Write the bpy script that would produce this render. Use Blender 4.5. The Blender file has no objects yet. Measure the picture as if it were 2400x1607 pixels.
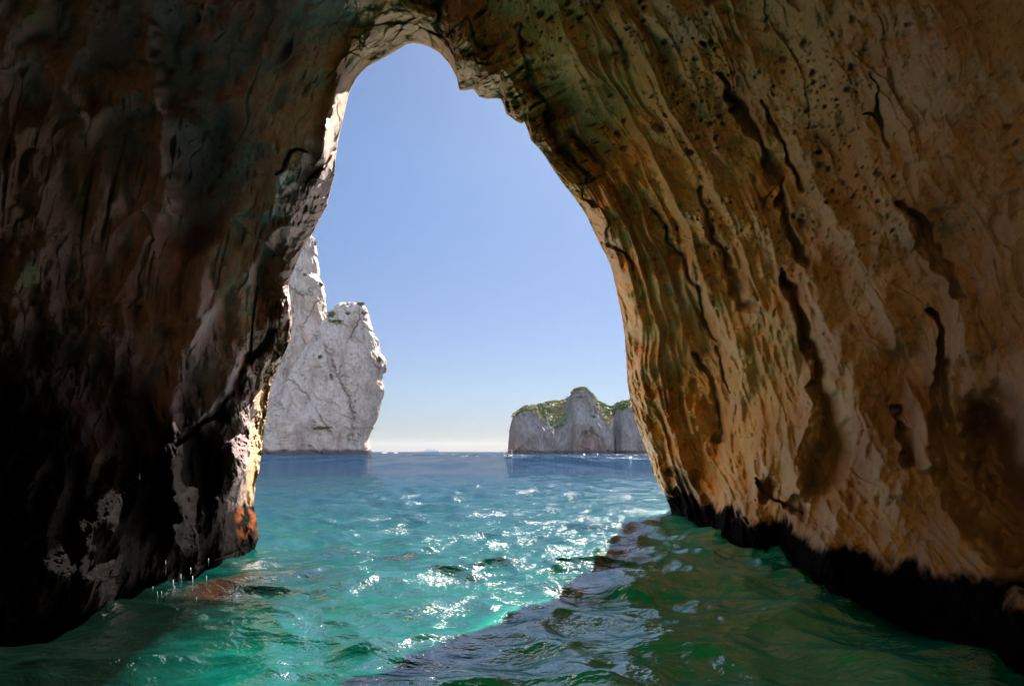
import bpy, bmesh, math, random
import numpy as np
from mathutils import Vector, Matrix

# ------------------------------------------------------------------ camera
F = 2400 * 20 / 36.0            # focal length in photo pixels (20 mm on 36 mm)
HX, HY, CAMH = 1200.0, 1058.0, 1.8   # vanishing point / horizon in photo pixels, eye height
sc = bpy.context.scene
cam_d = bpy.data.cameras.new('camera')
cam_d.lens = 20; cam_d.sensor_width = 36
cam_d.shift_y = (HY - 803.5) / 2400.0
cam_d.clip_start = 0.05; cam_d.clip_end = 80000
cam = bpy.data.objects.new('camera', cam_d)
sc.collection.objects.link(cam)
cam.location = (0, 0, CAMH); cam.rotation_euler = (math.radians(90), 0, 0)
sc.camera = cam

# ------------------------------------------------------------------ light
SUN_AZ, SUN_EL = 16.0, 48.0     # azimuth to the right of the view axis, elevation
w = bpy.data.worlds.new('World'); sc.world = w; w.use_nodes = True
nt = w.node_tree; nt.nodes.clear()
wo = nt.nodes.new('ShaderNodeOutputWorld'); bg = nt.nodes.new('ShaderNodeBackground')
sky = nt.nodes.new('ShaderNodeTexSky'); sky.sky_type = 'NISHITA'; sky.sun_disc = False
sky.sun_elevation = math.radians(SUN_EL); sky.sun_rotation = math.radians(SUN_AZ)
sky.air_density = 1.0; sky.dust_density = 0.6; sky.ozone_density = 1.5
bg.inputs['Strength'].default_value = 0.05
tc = nt.nodes.new('ShaderNodeTexCoord'); sx = nt.nodes.new('ShaderNodeSeparateXYZ')
nt.links.new(tc.outputs['Generated'], sx.inputs[0])
rp = nt.nodes.new('ShaderNodeValToRGB'); nt.links.new(sx.outputs[2], rp.inputs[0])
SKY_TINT = [(z_, tuple(v * 0.20 for v in c_)) for z_, c_ in [(0.0, (0.35, 0.39, 0.56)), (0.03, (0.44, 0.48, 0.65)), (0.1, (0.58, 0.62, 0.74)), (0.2, (0.65, 0.67, 0.80)), (0.45, (0.68, 0.79, 0.93)), (0.6, (0.62, 0.74, 0.88))]]
while len(rp.color_ramp.elements) < len(SKY_TINT): rp.color_ramp.elements.new(0.5)
for e, (p_, c_) in zip(rp.color_ramp.elements, SKY_TINT): e.position = p_; e.color = (*c_, 1)
mm = nt.nodes.new('ShaderNodeMix'); mm.data_type = 'RGBA'; mm.blend_type = 'MULTIPLY'; mm.inputs[0].default_value = 1.0
nt.links.new(sky.outputs[0], mm.inputs[6]); nt.links.new(rp.outputs[0], mm.inputs[7])
rb = nt.nodes.new('ShaderNodeMapRange'); nt.links.new(sx.outputs[1], rb.inputs[0])
rb.inputs[1].default_value = 0.25; rb.inputs[2].default_value = -0.35; rb.inputs[3].default_value = 0.0; rb.inputs[4].default_value = 1.0
m2 = nt.nodes.new('ShaderNodeMix'); m2.data_type = 'RGBA'; m2.blend_type = 'MULTIPLY'
nt.links.new(rb.outputs[0], m2.inputs[0]); nt.links.new(mm.outputs[2], m2.inputs[6]); m2.inputs[7].default_value = (14.0, 10.6, 7.8, 1)  # sky behind the camera brightened and warmed as added fill light
nt.links.new(m2.outputs[2], bg.inputs[0]); nt.links.new(bg.outputs[0], wo.inputs[0])
sun_d = bpy.data.lights.new('sun', 'SUN'); sun_d.energy = 2.9; sun_d.angle = math.radians(0.5)
sun_d.color = (1.0, 0.93, 0.82)
sun = bpy.data.objects.new('sun', sun_d); sc.collection.objects.link(sun)
sd = Vector((math.sin(math.radians(SUN_AZ)) * math.cos(math.radians(SUN_EL)),
             math.cos(math.radians(SUN_AZ)) * math.cos(math.radians(SUN_EL)), math.sin(math.radians(SUN_EL))))
sun.rotation_euler = sd.to_track_quat('Z', 'Y').to_euler(); sun.location = (0, 0, 60)
sc.view_settings.view_transform = 'Standard'; sc.view_settings.look = 'None'
sc.view_settings.gamma = 1.0; sc.view_settings.exposure = 3.65
cy = sc.cycles
cy.max_bounces = 12; cy.diffuse_bounces = 8; cy.glossy_bounces = 4; cy.transmission_bounces = 4
cy.sample_clamp_indirect = 8.0; cy.sample_clamp_direct = 3.0; cy.caustics_reflective = False; cy.caustics_refractive = False

# ------------------------------------------------------------------ helpers
def link(o, parent=None):
    sc.collection.objects.link(o)
    if parent: o.parent = parent
    return o

def tag(o, label=None, cat=None, group=None, kind=None):
    if label: o['label'] = label
    if cat: o['category'] = cat
    if group: o['group'] = group
    if kind: o['kind'] = kind
    return o

def empty(name, loc, rz=0):
    o = bpy.data.objects.new(name, None); sc.collection.objects.link(o)
    o.location = loc; o.rotation_euler = (0, 0, rz); o.empty_display_size = 0.3
    return o

def grid_mesh(name, P, mat, wrap=False, cols=None, cols2=None, parent=None, flip=False, smooth=True):
    """P: (rows, cols, 3) array -> one quad mesh"""
    nr, nc = P.shape[:2]
    idx = np.arange(nr * nc).reshape(nr, nc)
    if wrap:
        a = idx[:-1]; b = np.roll(idx, -1, 1)[:-1]; c = np.roll(idx, -1, 1)[1:]; d = idx[1:]
    else:
        a = idx[:-1, :-1]; b = idx[:-1, 1:]; c = idx[1:, 1:]; d = idx[1:, :-1]
    q = np.stack([a, b, c, d] if not flip else [a, d, c, b], -1).reshape(-1, 4)
    me = bpy.data.meshes.new(name)
    me.vertices.add(nr * nc); me.vertices.foreach_set('co', P.astype(np.float32).ravel())
    n = len(q)
    me.loops.add(n * 4); me.loops.foreach_set('vertex_index', q.astype(np.int32).ravel())
    me.polygons.add(n); me.polygons.foreach_set('loop_start', (np.arange(n) * 4).astype(np.int32))
    me.polygons.foreach_set('loop_total', np.full(n, 4, np.int32))
    me.polygons.foreach_set('use_smooth', np.full(n, smooth, bool))
    me.update()
    if cols is not None:
        at = me.color_attributes.new('tint', 'FLOAT_COLOR', 'POINT')
        at.data.foreach_set('color', cols.astype(np.float32).ravel())
    if cols2 is not None:
        at = me.color_attributes.new('tint2', 'FLOAT_COLOR', 'POINT')
        at.data.foreach_set('color', cols2.astype(np.float32).ravel())
    if mat: me.materials.append(mat)
    return link(bpy.data.objects.new(name, me), parent)

_rng = np.random.RandomState(7)
_perm = np.tile(_rng.permutation(256), 3).astype(np.int32)
_g3 = _rng.normal(size=(256, 3)).astype(np.float32); _g3 /= np.linalg.norm(_g3, axis=1)[:, None]

def noise3(x, y, z, seed=0):
    x = np.asarray(x, np.float32) + seed * 17.31; y = np.asarray(y, np.float32) + seed * 5.7; z = np.asarray(z, np.float32) - seed * 9.1
    x, y, z = np.broadcast_arrays(x, y, z)
    xi = np.floor(x).astype(np.int32); yi = np.floor(y).astype(np.int32); zi = np.floor(z).astype(np.int32)
    xf = x - xi; yf = y - yi; zf = z - zi
    xi &= 255; yi &= 255; zi &= 255
    u = xf * xf * xf * (xf * (xf * 6 - 15) + 10); v = yf * yf * yf * (yf * (yf * 6 - 15) + 10); ww = zf * zf * zf * (zf * (zf * 6 - 15) + 10)
    r = 0
    for i in (0, 1):
        pi = _perm[xi + i]; wx = u if i else 1 - u
        for j in (0, 1):
            pj = _perm[pi + ((yi + j) & 255)]; wy = wx * (v if j else 1 - v)
            for k in (0, 1):
                g = _g3[_perm[pj + ((zi + k) & 255)]]
                r = r + wy * (ww if k else 1 - ww) * (g[..., 0] * (xf - i) + g[..., 1] * (yf - j) + g[..., 2] * (zf - k))
    return r * 1.6

def fbm(x, y, z, n=4, seed=0, lac=2.03, gain=0.5):
    r = 0; a = 1.0; f = 1.0
    for i in range(n):
        r = r + a * noise3(x * f, y * f, z * f, seed + i * 3); a *= gain; f *= lac
    return r

def ridged(x, y, z, n=3, seed=0, gain=0.5):
    r = 0; a = 1.0; f = 1.0
    for i in range(n):
        r = r + a * (1 - 2 * np.abs(noise3(x * f, y * f, z * f, seed + i * 3))); a *= gain; f *= 2.1
    return r

def sstep(a, b, x):
    t = np.clip((x - a) / (b - a), 0, 1); return t * t * (3 - 2 * t)

def smooth1(a, k, wrapmode='edge'):
    ker = np.hanning(2 * k + 3)[1:-1]; ker /= ker.sum()
    return np.convolve(np.pad(a, k, mode=wrapmode), ker, 'valid')

def cell2(x, y, seed=0):
    """2-d Worley: distance to nearest point, random value of that point"""
    xi = np.floor(x).astype(np.int32); yi = np.floor(y).astype(np.int32)
    best = np.full(x.shape, 9.0, np.float32); val = np.zeros(x.shape, np.float32)
    tab = np.random.RandomState(100 + seed).rand(256, 3).astype(np.float32)
    for i in (-1, 0, 1):
        for j in (-1, 0, 1):
            h = _perm[_perm[(xi + i) & 255] + ((yi + j) & 255)]
            t = tab[h]
            d = np.hypot(xi + i + t[..., 0] - x, yi + j + t[..., 1] - y).astype(np.float32)
            m = d < best; best = np.where(m, d, best); val = np.where(m, t[..., 2], val)
    return best, val

# ------------------------------------------------------------------ materials
class NT:
    def __init__(s, name):
        s.m = bpy.data.materials.new(name); s.m.use_nodes = True; s.t = s.m.node_tree; s.t.nodes.clear()
        s.out = s.t.nodes.new('ShaderNodeOutputMaterial')
        s.b = s.t.nodes.new('ShaderNodeBsdfPrincipled'); s.t.links.new(s.b.outputs[0], s.out.inputs[0])
    def n(s, typ, **kw):
        nd = s.t.nodes.new(typ)
        for k, v in kw.items():
            if k.startswith('i_'):
                key = k[2:]
                key = int(key) if key.isdigit() else key.replace('_', ' ')
                s.set(nd.inputs[key], v)
            else: setattr(nd, k, v)
        return nd
    def set(s, inp, v):
        if isinstance(v, bpy.types.NodeSocket): s.t.links.new(v, inp)
        else: inp.default_value = v
    def mix(s, fac, a, b, mode='MIX'):
        nd = s.t.nodes.new('ShaderNodeMix'); nd.data_type = 'RGBA'; nd.blend_type = mode
        s.set(nd.inputs[0], fac); s.set(nd.inputs[6], a); s.set(nd.inputs[7], b); return nd.outputs[2]
    def math(s, op, a, b=None, c=None):
        nd = s.t.nodes.new('ShaderNodeMath'); nd.operation = op; s.set(nd.inputs[0], a)
        if b is not None: s.set(nd.inputs[1], b)
        if c is not None: s.set(nd.inputs[2], c)
        return nd.outputs[0]
    def ramp(s, fac, stops):
        nd = s.t.nodes.new('ShaderNodeValToRGB'); s.set(nd.inputs[0], fac)
        cr = nd.color_ramp
        while len(cr.elements) < len(stops): cr.elements.new(0.5)
        for e, (p, c) in zip(cr.elements, stops): e.position = p; e.color = c if len(c) == 4 else (*c, 1)
        return nd.outputs[0]
    def noise(s, scale, detail=6, rough=0.6, vec=None, dist=0):
        nd = s.n('ShaderNodeTexNoise', i_Scale=scale, i_Detail=detail, i_Roughness=rough, i_Distortion=dist)
        if vec is not None: s.set(nd.inputs['Vector'], vec)
        return nd.outputs[0]
    def pos(s, scale=(1, 1, 1), rot=(0, 0, 0)):
        g = s.n('ShaderNodeTexCoord'); mp = s.n('ShaderNodeMapping')
        s.t.links.new(g.outputs['Object'], mp.inputs[0]); mp.inputs['Scale'].default_value = scale; mp.inputs['Rotation'].default_value = rot
        return mp.outputs[0]
    def bump(s, h, strength, dist, normal=None):
        nd = s.n('ShaderNodeBump', i_Strength=strength, i_Distance=dist, i_Height=h)
        if normal is not None: s.set(nd.inputs['Normal'], normal)
        return nd.outputs[0]

def simple(name, col, rough=0.5, metal=0.0, spec=0.5):
    s = NT(name); v = s.noise(8.0, 3, 0.5, s.pos())
    c2 = tuple(x * 0.8 for x in col)
    s.set(s.b.inputs['Base Color'], s.mix(v, (*c2, 1), (*col, 1)))
    s.b.inputs['Roughness'].default_value = rough; s.b.inputs['Metallic'].default_value = metal
    s.b.inputs['Specular IOR Level'].default_value = spec
    return s.m

def cave_material():
    s = NT('cave_limestone')
    at = s.n('ShaderNodeAttribute', attribute_name='tint')
    sep = s.n('ShaderNodeSeparateColor'); s.t.links.new(at.outputs['Color'], sep.inputs[0])
    gold, stain_shade, pit = sep.outputs[0], sep.outputs[1], sep.outputs[2]
    wet_shade = at.outputs['Alpha']
    p = s.pos()
    n1 = s.noise(0.9, 8, 0.65, p, 0.4)
    n2 = s.noise(5.0, 8, 0.7, p, 0.2)
    n3 = s.noise(28.0, 6, 0.7, p)
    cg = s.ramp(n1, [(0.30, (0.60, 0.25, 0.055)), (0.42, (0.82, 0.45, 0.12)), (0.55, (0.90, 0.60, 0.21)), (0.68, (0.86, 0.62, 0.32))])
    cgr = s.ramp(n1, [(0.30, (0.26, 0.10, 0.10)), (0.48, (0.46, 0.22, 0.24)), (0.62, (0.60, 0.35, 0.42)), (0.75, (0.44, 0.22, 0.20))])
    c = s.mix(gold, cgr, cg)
    c = s.mix(s.math('MULTIPLY', s.ramp(n2, [(0.35, (0, 0, 0)), (0.65, (1, 1, 1))]), 0.45), c, s.mix(gold, (0.22, 0.17, 0.15, 1), (0.58, 0.32, 0.115, 1)))
    c = s.mix(s.math('MULTIPLY', s.ramp(n3, [(0.3, (1, 1, 1)), (0.5, (0, 0, 0))]), 0.28), c, (0.10, 0.06, 0.035, 1))
    at2 = s.n('ShaderNodeAttribute', attribute_name='tint2')
    sp2 = s.n('ShaderNodeSeparateColor'); s.t.links.new(at2.outputs['Color'], sp2.inputs[0])
    c = s.mix(s.math('MULTIPLY', sp2.outputs[0], s.ramp(n2, [(0.3, (0.45, 0.45, 0.45)), (0.6, (1, 1, 1))])), c, (0.76, 0.64, 0.70, 1))
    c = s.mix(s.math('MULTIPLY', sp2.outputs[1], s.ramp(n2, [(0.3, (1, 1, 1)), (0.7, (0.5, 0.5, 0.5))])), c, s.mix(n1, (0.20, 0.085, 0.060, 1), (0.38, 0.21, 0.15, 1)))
    c = s.mix(s.math('MULTIPLY', stain_shade, 0.9), c, s.mix(n2, (0.055, 0.028, 0.012, 1), (0.16, 0.075, 0.025, 1)))
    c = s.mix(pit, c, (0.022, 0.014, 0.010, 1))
    c = s.mix(s.math('MULTIPLY', at2.outputs['Alpha'], 0.8), c, (0.075, 0.085, 0.022, 1))
    c = s.mix(wet_shade, c, s.mix(n2, (0.0015, 0.0013, 0.0015, 1), (0.006, 0.004, 0.0035, 1)))  # near black, so the painted shade stays dark in the sun
    c = s.mix(sp2.outputs[2], c, s.mix(n3, (0.16, 0.035, 0.012, 1), (0.38, 0.12, 0.04, 1)))
    s.set(s.b.inputs['Base Color'], c)
    s.set(s.b.inputs['Roughness'], 0.6)
    s.set(s.b.inputs['Specular IOR Level'], s.math('SUBTRACT', 0.4, s.math('MULTIPLY', wet_shade, 0.39)))
    v = s.n('ShaderNodeTexVoronoi', i_Scale=16.0); s.t.links.new(p, v.inputs['Vector'])
    h = s.math('ADD', s.math('MULTIPLY', n3, 0.5), s.math('MULTIPLY', n2, 1.0))
    b1 = s.bump(h, 0.85, 0.08)
    n4 = s.noise(75.0, 4, 0.6, p)
    b2 = s.bump(n4, 0.8, 0.018, b1)
    s.set(s.b.inputs['Normal'], b2)
    return s.m

def water_material():
    s = NT('sea_water')
    g = s.n('ShaderNodeTexCoord').outputs['Object']
    geo = s.n('ShaderNodeNewGeometry')
    p = s.pos((1, 1, 1))
    big = s.noise(0.12, 3, 0.5, p)
    c = s.ramp(big, [(0.35, (0.0, 0.030, 0.022)), (0.65, (0.001, 0.048, 0.038))])
    # teal water under the arch, deep blue water farther out
    sy = s.n('ShaderNodeSeparateXYZ'); s.t.links.new(g, sy.inputs[0])
    deep = s.n('ShaderNodeMapRange', i_1=14.0, i_2=45.0); s.t.links.new(s.math('ADD', sy.outputs[1], s.math('MULTIPLY', s.math('SUBTRACT', big, 0.5), 30)), deep.inputs[0])
    mid = s.n('ShaderNodeMapRange', i_1=7.0, i_2=17.0); s.t.links.new(s.math('ADD', sy.outputs[1], s.math('MULTIPLY', s.math('SUBTRACT', big, 0.5), 8)), mid.inputs[0])
    c = s.mix(mid.outputs[0], c, (0.001, 0.024, 0.026, 1))
    c = s.mix(deep.outputs[0], c, (0.001, 0.009, 0.022, 1))
    # brighter green painted along the cast shadow's edge, lifting the shaded water
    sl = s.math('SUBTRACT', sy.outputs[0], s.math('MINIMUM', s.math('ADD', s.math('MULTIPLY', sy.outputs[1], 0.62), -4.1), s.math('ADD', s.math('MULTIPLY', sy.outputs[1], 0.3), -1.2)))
    shade_lift = s.n('ShaderNodeMapRange', i_1=-0.1, i_2=0.9); s.t.links.new(s.math('ADD', s.math('SUBTRACT', sl, 0.15), s.math('MULTIPLY', s.math('SUBTRACT', s.noise(0.6, 4, 0.6, p), 0.5), 1.2)), shade_lift.inputs[0])
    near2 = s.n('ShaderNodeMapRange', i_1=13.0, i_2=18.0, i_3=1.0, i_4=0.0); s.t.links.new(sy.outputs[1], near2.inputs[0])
    c = s.mix(s.math('MULTIPLY', shade_lift.outputs[0], near2.outputs[0]), c, (0.003, 0.36, 0.235, 1))
    # near-black painted into the water along both walls, standing in for shade
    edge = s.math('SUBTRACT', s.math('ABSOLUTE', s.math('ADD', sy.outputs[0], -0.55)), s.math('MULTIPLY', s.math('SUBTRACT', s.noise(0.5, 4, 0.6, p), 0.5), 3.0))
    wall_shade = s.n('ShaderNodeMapRange', i_1=2.6, i_2=3.9); s.t.links.new(edge, wall_shade.inputs[0])
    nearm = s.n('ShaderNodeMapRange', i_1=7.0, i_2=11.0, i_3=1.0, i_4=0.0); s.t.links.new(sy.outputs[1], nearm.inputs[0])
    c = s.mix(s.math('MULTIPLY', s.math('MULTIPLY', wall_shade.outputs[0], nearm.outputs[0]), 1.0), c, (0.0008, 0.003, 0.0022, 1))
    # orange algae on the rock just under the surface by the left foot
    dv = s.n('ShaderNodeVectorMath', operation='DISTANCE'); s.t.links.new(s.pos((1.0, 0.32, 0)), dv.inputs[0]); dv.inputs[1].default_value = (-3.95, 7.75 * 0.32, 0)
    om = s.n('ShaderNodeMapRange', i_1=0.30, i_2=0.05); s.t.links.new(s.math('ADD', dv.outputs['Value'], s.math('MULTIPLY', s.math('SUBTRACT', s.noise(2.5, 4, 0.6, p), 0.5), 0.5)), om.inputs[0])
    c = s.mix(s.math('MULTIPLY', om.outputs[0], 0.5), c, (0.035, 0.007, 0.002, 1))
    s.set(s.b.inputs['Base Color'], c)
    s.b.inputs['Roughness'].default_value = 0.04
    s.b.inputs['IOR'].default_value = 1.333
    s.b.subsurface_method = 'RANDOM_WALK'
    s.b.inputs['Subsurface Weight'].default_value = 0.0
    s.b.inputs['Subsurface Radius'].default_value = (0.15, 1.0, 0.8)
    s.b.inputs['Specular IOR Level'].default_value = 0.0
    s.b.inputs['Subsurface Scale'].default_value = 0.9
    dist = s.n('ShaderNodeMapRange', i_1=20.0, i_2=160.0); s.t.links.new(sy.outputs[1], dist.inputs[0])
    n0 = s.noise(0.55, 4, 0.6, s.pos((0.7, 1.3, 1)), 0.3)
    n1 = s.noise(2.2, 5, 0.6, s.pos((0.7, 1.2, 1)), 0.3)
    n2 = s.noise(11.0, 4, 0.55, s.pos((0.8, 1.2, 1)), 0.3)
    # beyond the modelled waves: wind ripples as tilts of the surface
    def tilt(scl, k):
        nd = s.n('ShaderNodeTexNoise', i_Scale=1.0, i_Detail=4, i_Roughness=0.65); s.set(nd.inputs['Vector'], s.pos(scl))
        v = s.n('ShaderNodeVectorMath', operation='SUBTRACT'); s.t.links.new(nd.outputs['Color'], v.inputs[0]); v.inputs[1].default_value = (0.5, 0.5, 0.5)
        m_ = s.n('ShaderNodeVectorMath', operation='MULTIPLY'); s.t.links.new(v.outputs[0], m_.inputs[0]); m_.inputs[1].default_value = (k * 1.1, k, 0)
        return m_.outputs[0]
    def vadd(a_, b_):
        v = s.n('ShaderNodeVectorMath', operation='ADD'); s.set(v.inputs[0], a_); s.set(v.inputs[1], b_); return v.outputs[0]
    tl = vadd(vadd(vadd(tilt((0.55, 0.16, 1), 1.5), tilt((0.16, 0.02, 1), 2.2)), tilt((2.0, 0.8, 1), 0.7)), tilt((0.05, 0.004, 1), 1.6))
    sc_t = s.n('ShaderNodeVectorMath', operation='SCALE'); s.t.links.new(tl, sc_t.inputs[0]); s.set(sc_t.inputs['Scale'], dist.outputs[0])
    nn = s.n('ShaderNodeVectorMath', operation='NORMALIZE'); s.set(nn.inputs[0], vadd(geo.outputs['Normal'], sc_t.outputs[0]))
    b0 = nn.outputs[0]
    b1 = s.bump(n1, 0.65, 0.15, b0)
    b2 = s.bump(n2, 0.4, 0.016, b1)
    s.set(s.b.inputs['Normal'], b2)
    fr = s.n('ShaderNodeFresnel', i_IOR=1.333); s.set(fr.inputs['Normal'], b2)
    # a wind-roughened surface mirrors less and less of the sky towards the horizon
    lim = s.n('ShaderNodeMapRange', i_1=10.0, i_2=90.0, i_3=0.33, i_4=0.24); s.t.links.new(sy.outputs[1], lim.inputs[0])
    fac = s.math('MINIMUM', fr.outputs[0], lim.outputs[0])
    dist2 = s.n('ShaderNodeMapRange', i_1=35.0, i_2=260.0); s.t.links.new(sy.outputs[1], dist2.inputs[0])
    gl = s.n('ShaderNodeBsdfGlossy'); s.set(gl.inputs['Normal'], b2)
    s.set(gl.inputs['Roughness'], s.math('ADD', 0.035, s.math('MULTIPLY', dist2.outputs[0], 0.02)))
    gl.inputs['Color'].default_value = (1, 1, 1, 1)
    ms = s.n('ShaderNodeMixShader'); s.set(ms.inputs[0], fac)
    s.t.links.new(s.b.outputs[0], ms.inputs[1]); s.t.links.new(gl.outputs[0], ms.inputs[2]); s.t.links.new(ms.outputs[0], s.out.inputs[0])
    return s.m

M = {'cave': cave_material(), 'water': water_material()}

# ------------------------------------------------------------------ sea
def build_sea():
    front = np.linspace(-50, 50, 1250)
    side = np.concatenate([np.linspace(52, 308, 90)])
    ang = np.radians(np.concatenate([front, side]))           # azimuth from +Y, clockwise
    pyv = np.concatenate([np.linspace(2300, 1640, 50, endpoint=False), np.linspace(1640, 1072, 470)])
    r = CAMH * F / (pyv - HY)
    r = np.concatenate([[0.3, 0.8], r[r > 1.2], np.geomspace(190, 12000, 50)])
    R_, A_ = np.meshgrid(r, ang, indexing='ij')
    X = R_ * np.sin(A_); Y = R_ * np.cos(A_); Z = np.zeros_like(X)
    dr = np.gradient(r)[:, None] * np.ones_like(A_)
    rg = np.random.RandomState(3)
    DX = np.zeros_like(X); DY = np.zeros_like(X)
    gust = 1 + 0.5 * noise3(X * 0.10, Y * 0.10, 0.5, 2)
    wx = 0.35 * noise3(X * 0.5, Y * 0.5, 3.3, 4); wy = 0.35 * noise3(X * 0.5, Y * 0.5, 8.3, 5)
    for i in range(64):
        lam = 0.26 * (2.6 / 0.26) ** rg.rand()
        th = rg.normal(0.15, 0.75)                             # direction of travel, towards the camera
        k = 2 * math.pi / lam; kx, ky = k * math.sin(th), -k * math.cos(th)
        amp = 0.0084 * lam ** 1.0 * (0.6 + 0.8 * rg.rand())
        fade = sstep(1.6, 3.5, lam / np.maximum(dr, 1e-3)) * gust
        ph = kx * (X + wx) + ky * (Y + wy) + rg.rand() * 6.28
        cph = np.cos(ph); sph = np.sin(ph)
        Z += amp * fade * cph
        DX -= amp * 0.8 * fade * sph * kx / k; DY -= amp * 0.8 * fade * sph * ky / k
    P = np.stack([X + DX, Y + DY, Z], -1)
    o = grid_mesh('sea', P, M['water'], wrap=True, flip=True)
    tag(o, 'rippling turquoise sea water running out to the horizon', 'sea', kind='structure')
build_sea()

# ------------------------------------------------------------------ cave
OUT = [(1720,1420),(1655,1330),(1600,1245),(1572,1198),(1569,1185),(1545,1140),(1531,1110),(1524,1080),(1514,1051),(1501,1021),(1487,980),(1476,934),
 (1470,895),(1468,860),(1466,820),(1460,760),(1450,707),(1440,660),(1432,625),(1418,595),(1404,569),(1388,535),(1373,502),(1347,465),
 (1320,431),(1296,397),(1272,359),(1244,328),(1236,304),(1229,285),(1222,290),(1210,284),(1186,265),(1181,246),(1173,230),(1155,229),(1140,229),
 (1123,224),(1108,205),(1096,208),(1076,209),(1070,178),(1053,147),(1029,121),(1005,106),(991,101),(967,96),(947,99),(916,120),
 (885,140),(861,154),(836,181),(817,219),(807,260),(800,294),(790,338),(784,410),(766,482),(735,540),(722,561),(697,611),(676,665),
 (681,708),(685,751),(681,797),(663,836),(637,897),(630,929),(624,979),(614,1051),(608,1100),(598,1150),(594,1180),(602,1220),(606,1262),
 (590,1310),(575,1340),(540,1420),(480,1500)]
def cave_outline(th):
    a = np.array([math.degrees(math.atan2(HY - y, x - HX)) for x, y in OUT]); a[a < -90] += 360
    rr = np.array([math.hypot(x - HX, y - HY) for x, y in OUT])
    o = np.argsort(a); return np.interp(th, a[o], rr[o])

def tab(th, rows):
    k = np.array([r[0] for r in rows], float); v = np.array([r[1] for r in rows], float)
    return np.interp(th, k, v)

# wall radius (metres from the eye axis) : rows = angle, values at rho (px from vanishing point)
RK_RHO = [300, 450, 600, 700, 800, 950, 1100, 1300, 1600, 2200, 4000]
RK = {
 -48: [6.4, 6.6, 6.6, 6.4, 6.2, 6.0, 5.9, 5.8, 5.8, 5.8, 6.0],
 -22: [5.0, 5.4, 5.1, 4.75, 4.6, 4.45, 4.4, 4.45, 4.6, 4.8, 5.2],
   0: [4.2, 4.9, 4.8, 4.7, 4.6, 4.5, 4.5, 4.6, 4.9, 5.2, 5.8],
  25: [4.1, 4.8, 5.0, 5.1, 5.1, 5.2, 5.3, 5.5, 5.8, 6.2, 6.8],
  45: [4.4, 5.0, 5.4, 5.6, 5.7, 5.9, 6.0, 6.2, 6.5, 7.0, 7.6],
  70: [5.2, 5.2, 5.4, 5.7, 5.9, 6.1, 6.3, 6.5, 6.7, 7.0, 7.4],
  95: [5.6, 5.6, 5.6, 5.6, 5.7, 6.0, 6.3, 6.4, 6.6, 6.8, 7.2],
 112: [6.2, 6.2, 6.2, 6.2, 6.3, 6.3, 6.5, 6.6, 6.7, 6.8, 7.2],
 125: [5.2, 5.2, 5.2, 5.2, 5.6, 6.1, 6.5, 6.8, 6.9, 7.0, 7.4],
 140: [5.1, 5.1, 5.1, 5.45, 5.8, 6.2, 6.6, 7.0, 7.2, 7.2, 7.4],
 160: [4.7, 4.7, 4.75, 5.1, 5.3, 5.7, 6.0, 6.2, 6.3, 6.4, 6.6],
 180: [4.5, 4.5, 4.75, 4.95, 5.0, 5.1, 5.2, 5.3, 5.5, 5.8, 6.2],
 193: [4.6, 4.6, 4.8, 4.95, 5.0, 5.1, 5.2, 5.4, 5.6, 5.9, 6.2],
 203: [4.7, 4.7, 4.9, 5.2, 5.35, 5.5, 5.7, 5.9, 6.1, 6.4, 6.8],
 212: [4.8, 4.8, 5.1, 5.5, 5.8, 6.1, 6.3, 6.5, 6.8, 7.1, 7.4],
 232: [6.0, 6.0, 6.0, 5.8, 5.2, 4.8, 4.8, 5.0, 5.2, 5.4, 6.0]}

def seg_field(px, py, pts, wfun, asym=0.0):
    """soft falloff around a polyline; returns weight 0..1 with half-width wfun along it"""
    out = np.zeros(px.shape, np.float32)
    pts = np.array(pts, float)
    wmax = pts[:, 2].max() * 3
    x0, x1, y0, y1 = pts[:, 0].min() - wmax, pts[:, 0].max() + wmax, pts[:, 1].min() - wmax, pts[:, 1].max() + wmax
    m = (px > x0) & (px < x1) & (py > y0) & (py < y1)
    if not m.any(): return out
    X = px[m]; Y = py[m]; best = np.zeros(X.shape, np.float32)
    wm = 0.75 + 0.9 * noise3(X / 45, Y / 45, pts[0, 0], 111) if pts[:, 2].max() < 50 and wfun is crk else 1.0
    wm = np.maximum(wm, 0.15)
    for (ax, ay, aw), (bx, by, bw) in zip(pts[:-1], pts[1:]):
        dx, dy = bx - ax, by - ay; L2 = dx * dx + dy * dy
        t = np.clip(((X - ax) * dx + (Y - ay) * dy) / L2, 0, 1)
        d = np.hypot(X - ax - t * dx, Y - ay - t * dy); wd = aw + (bw - aw) * t
        best = np.maximum(best, wfun(d / (wd * wm)))
    out[m] = best
    return out
gau = lambda q: np.exp(-q * q)
crk = lambda q: np.clip(1 - q, 0, 1) ** 0.7
D = 1.0248  # overview pixels -> photo pixels

# flow lines of the draped rock on the right wall: for each photo row, x of line k
FLOW_Y = [-50, 150, 300, 450, 600, 750, 900, 1050, 1200, 1400, 1700]
FLOW = [
 [1120, 1150, 1225, 1330, 1425, 1455, 1465, 1510, 1570, 1640, 1760],
 [1180, 1235, 1320, 1420, 1500, 1535, 1545, 1570, 1625, 1740, 1900],
 [1280, 1350, 1430, 1510, 1570, 1620, 1650, 1680, 1760, 1900, 2100],
 [1400, 1480, 1560, 1640, 1700, 1750, 1790, 1830, 1920, 2080, 2300],
 [1560, 1640, 1700, 1760, 1820, 1870, 1920, 1980, 2080, 2250, 2500],
 [1720, 1790, 1850, 1910, 1980, 2040, 2090, 2160, 2260, 2430, 2700],
 [1900, 1970, 2030, 2100, 2160, 2220, 2280, 2340, 2420, 2600, 2900],
 [2150, 2220, 2280, 2340, 2400, 2460, 2520, 2580, 2680, 2850, 3100]]
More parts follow.
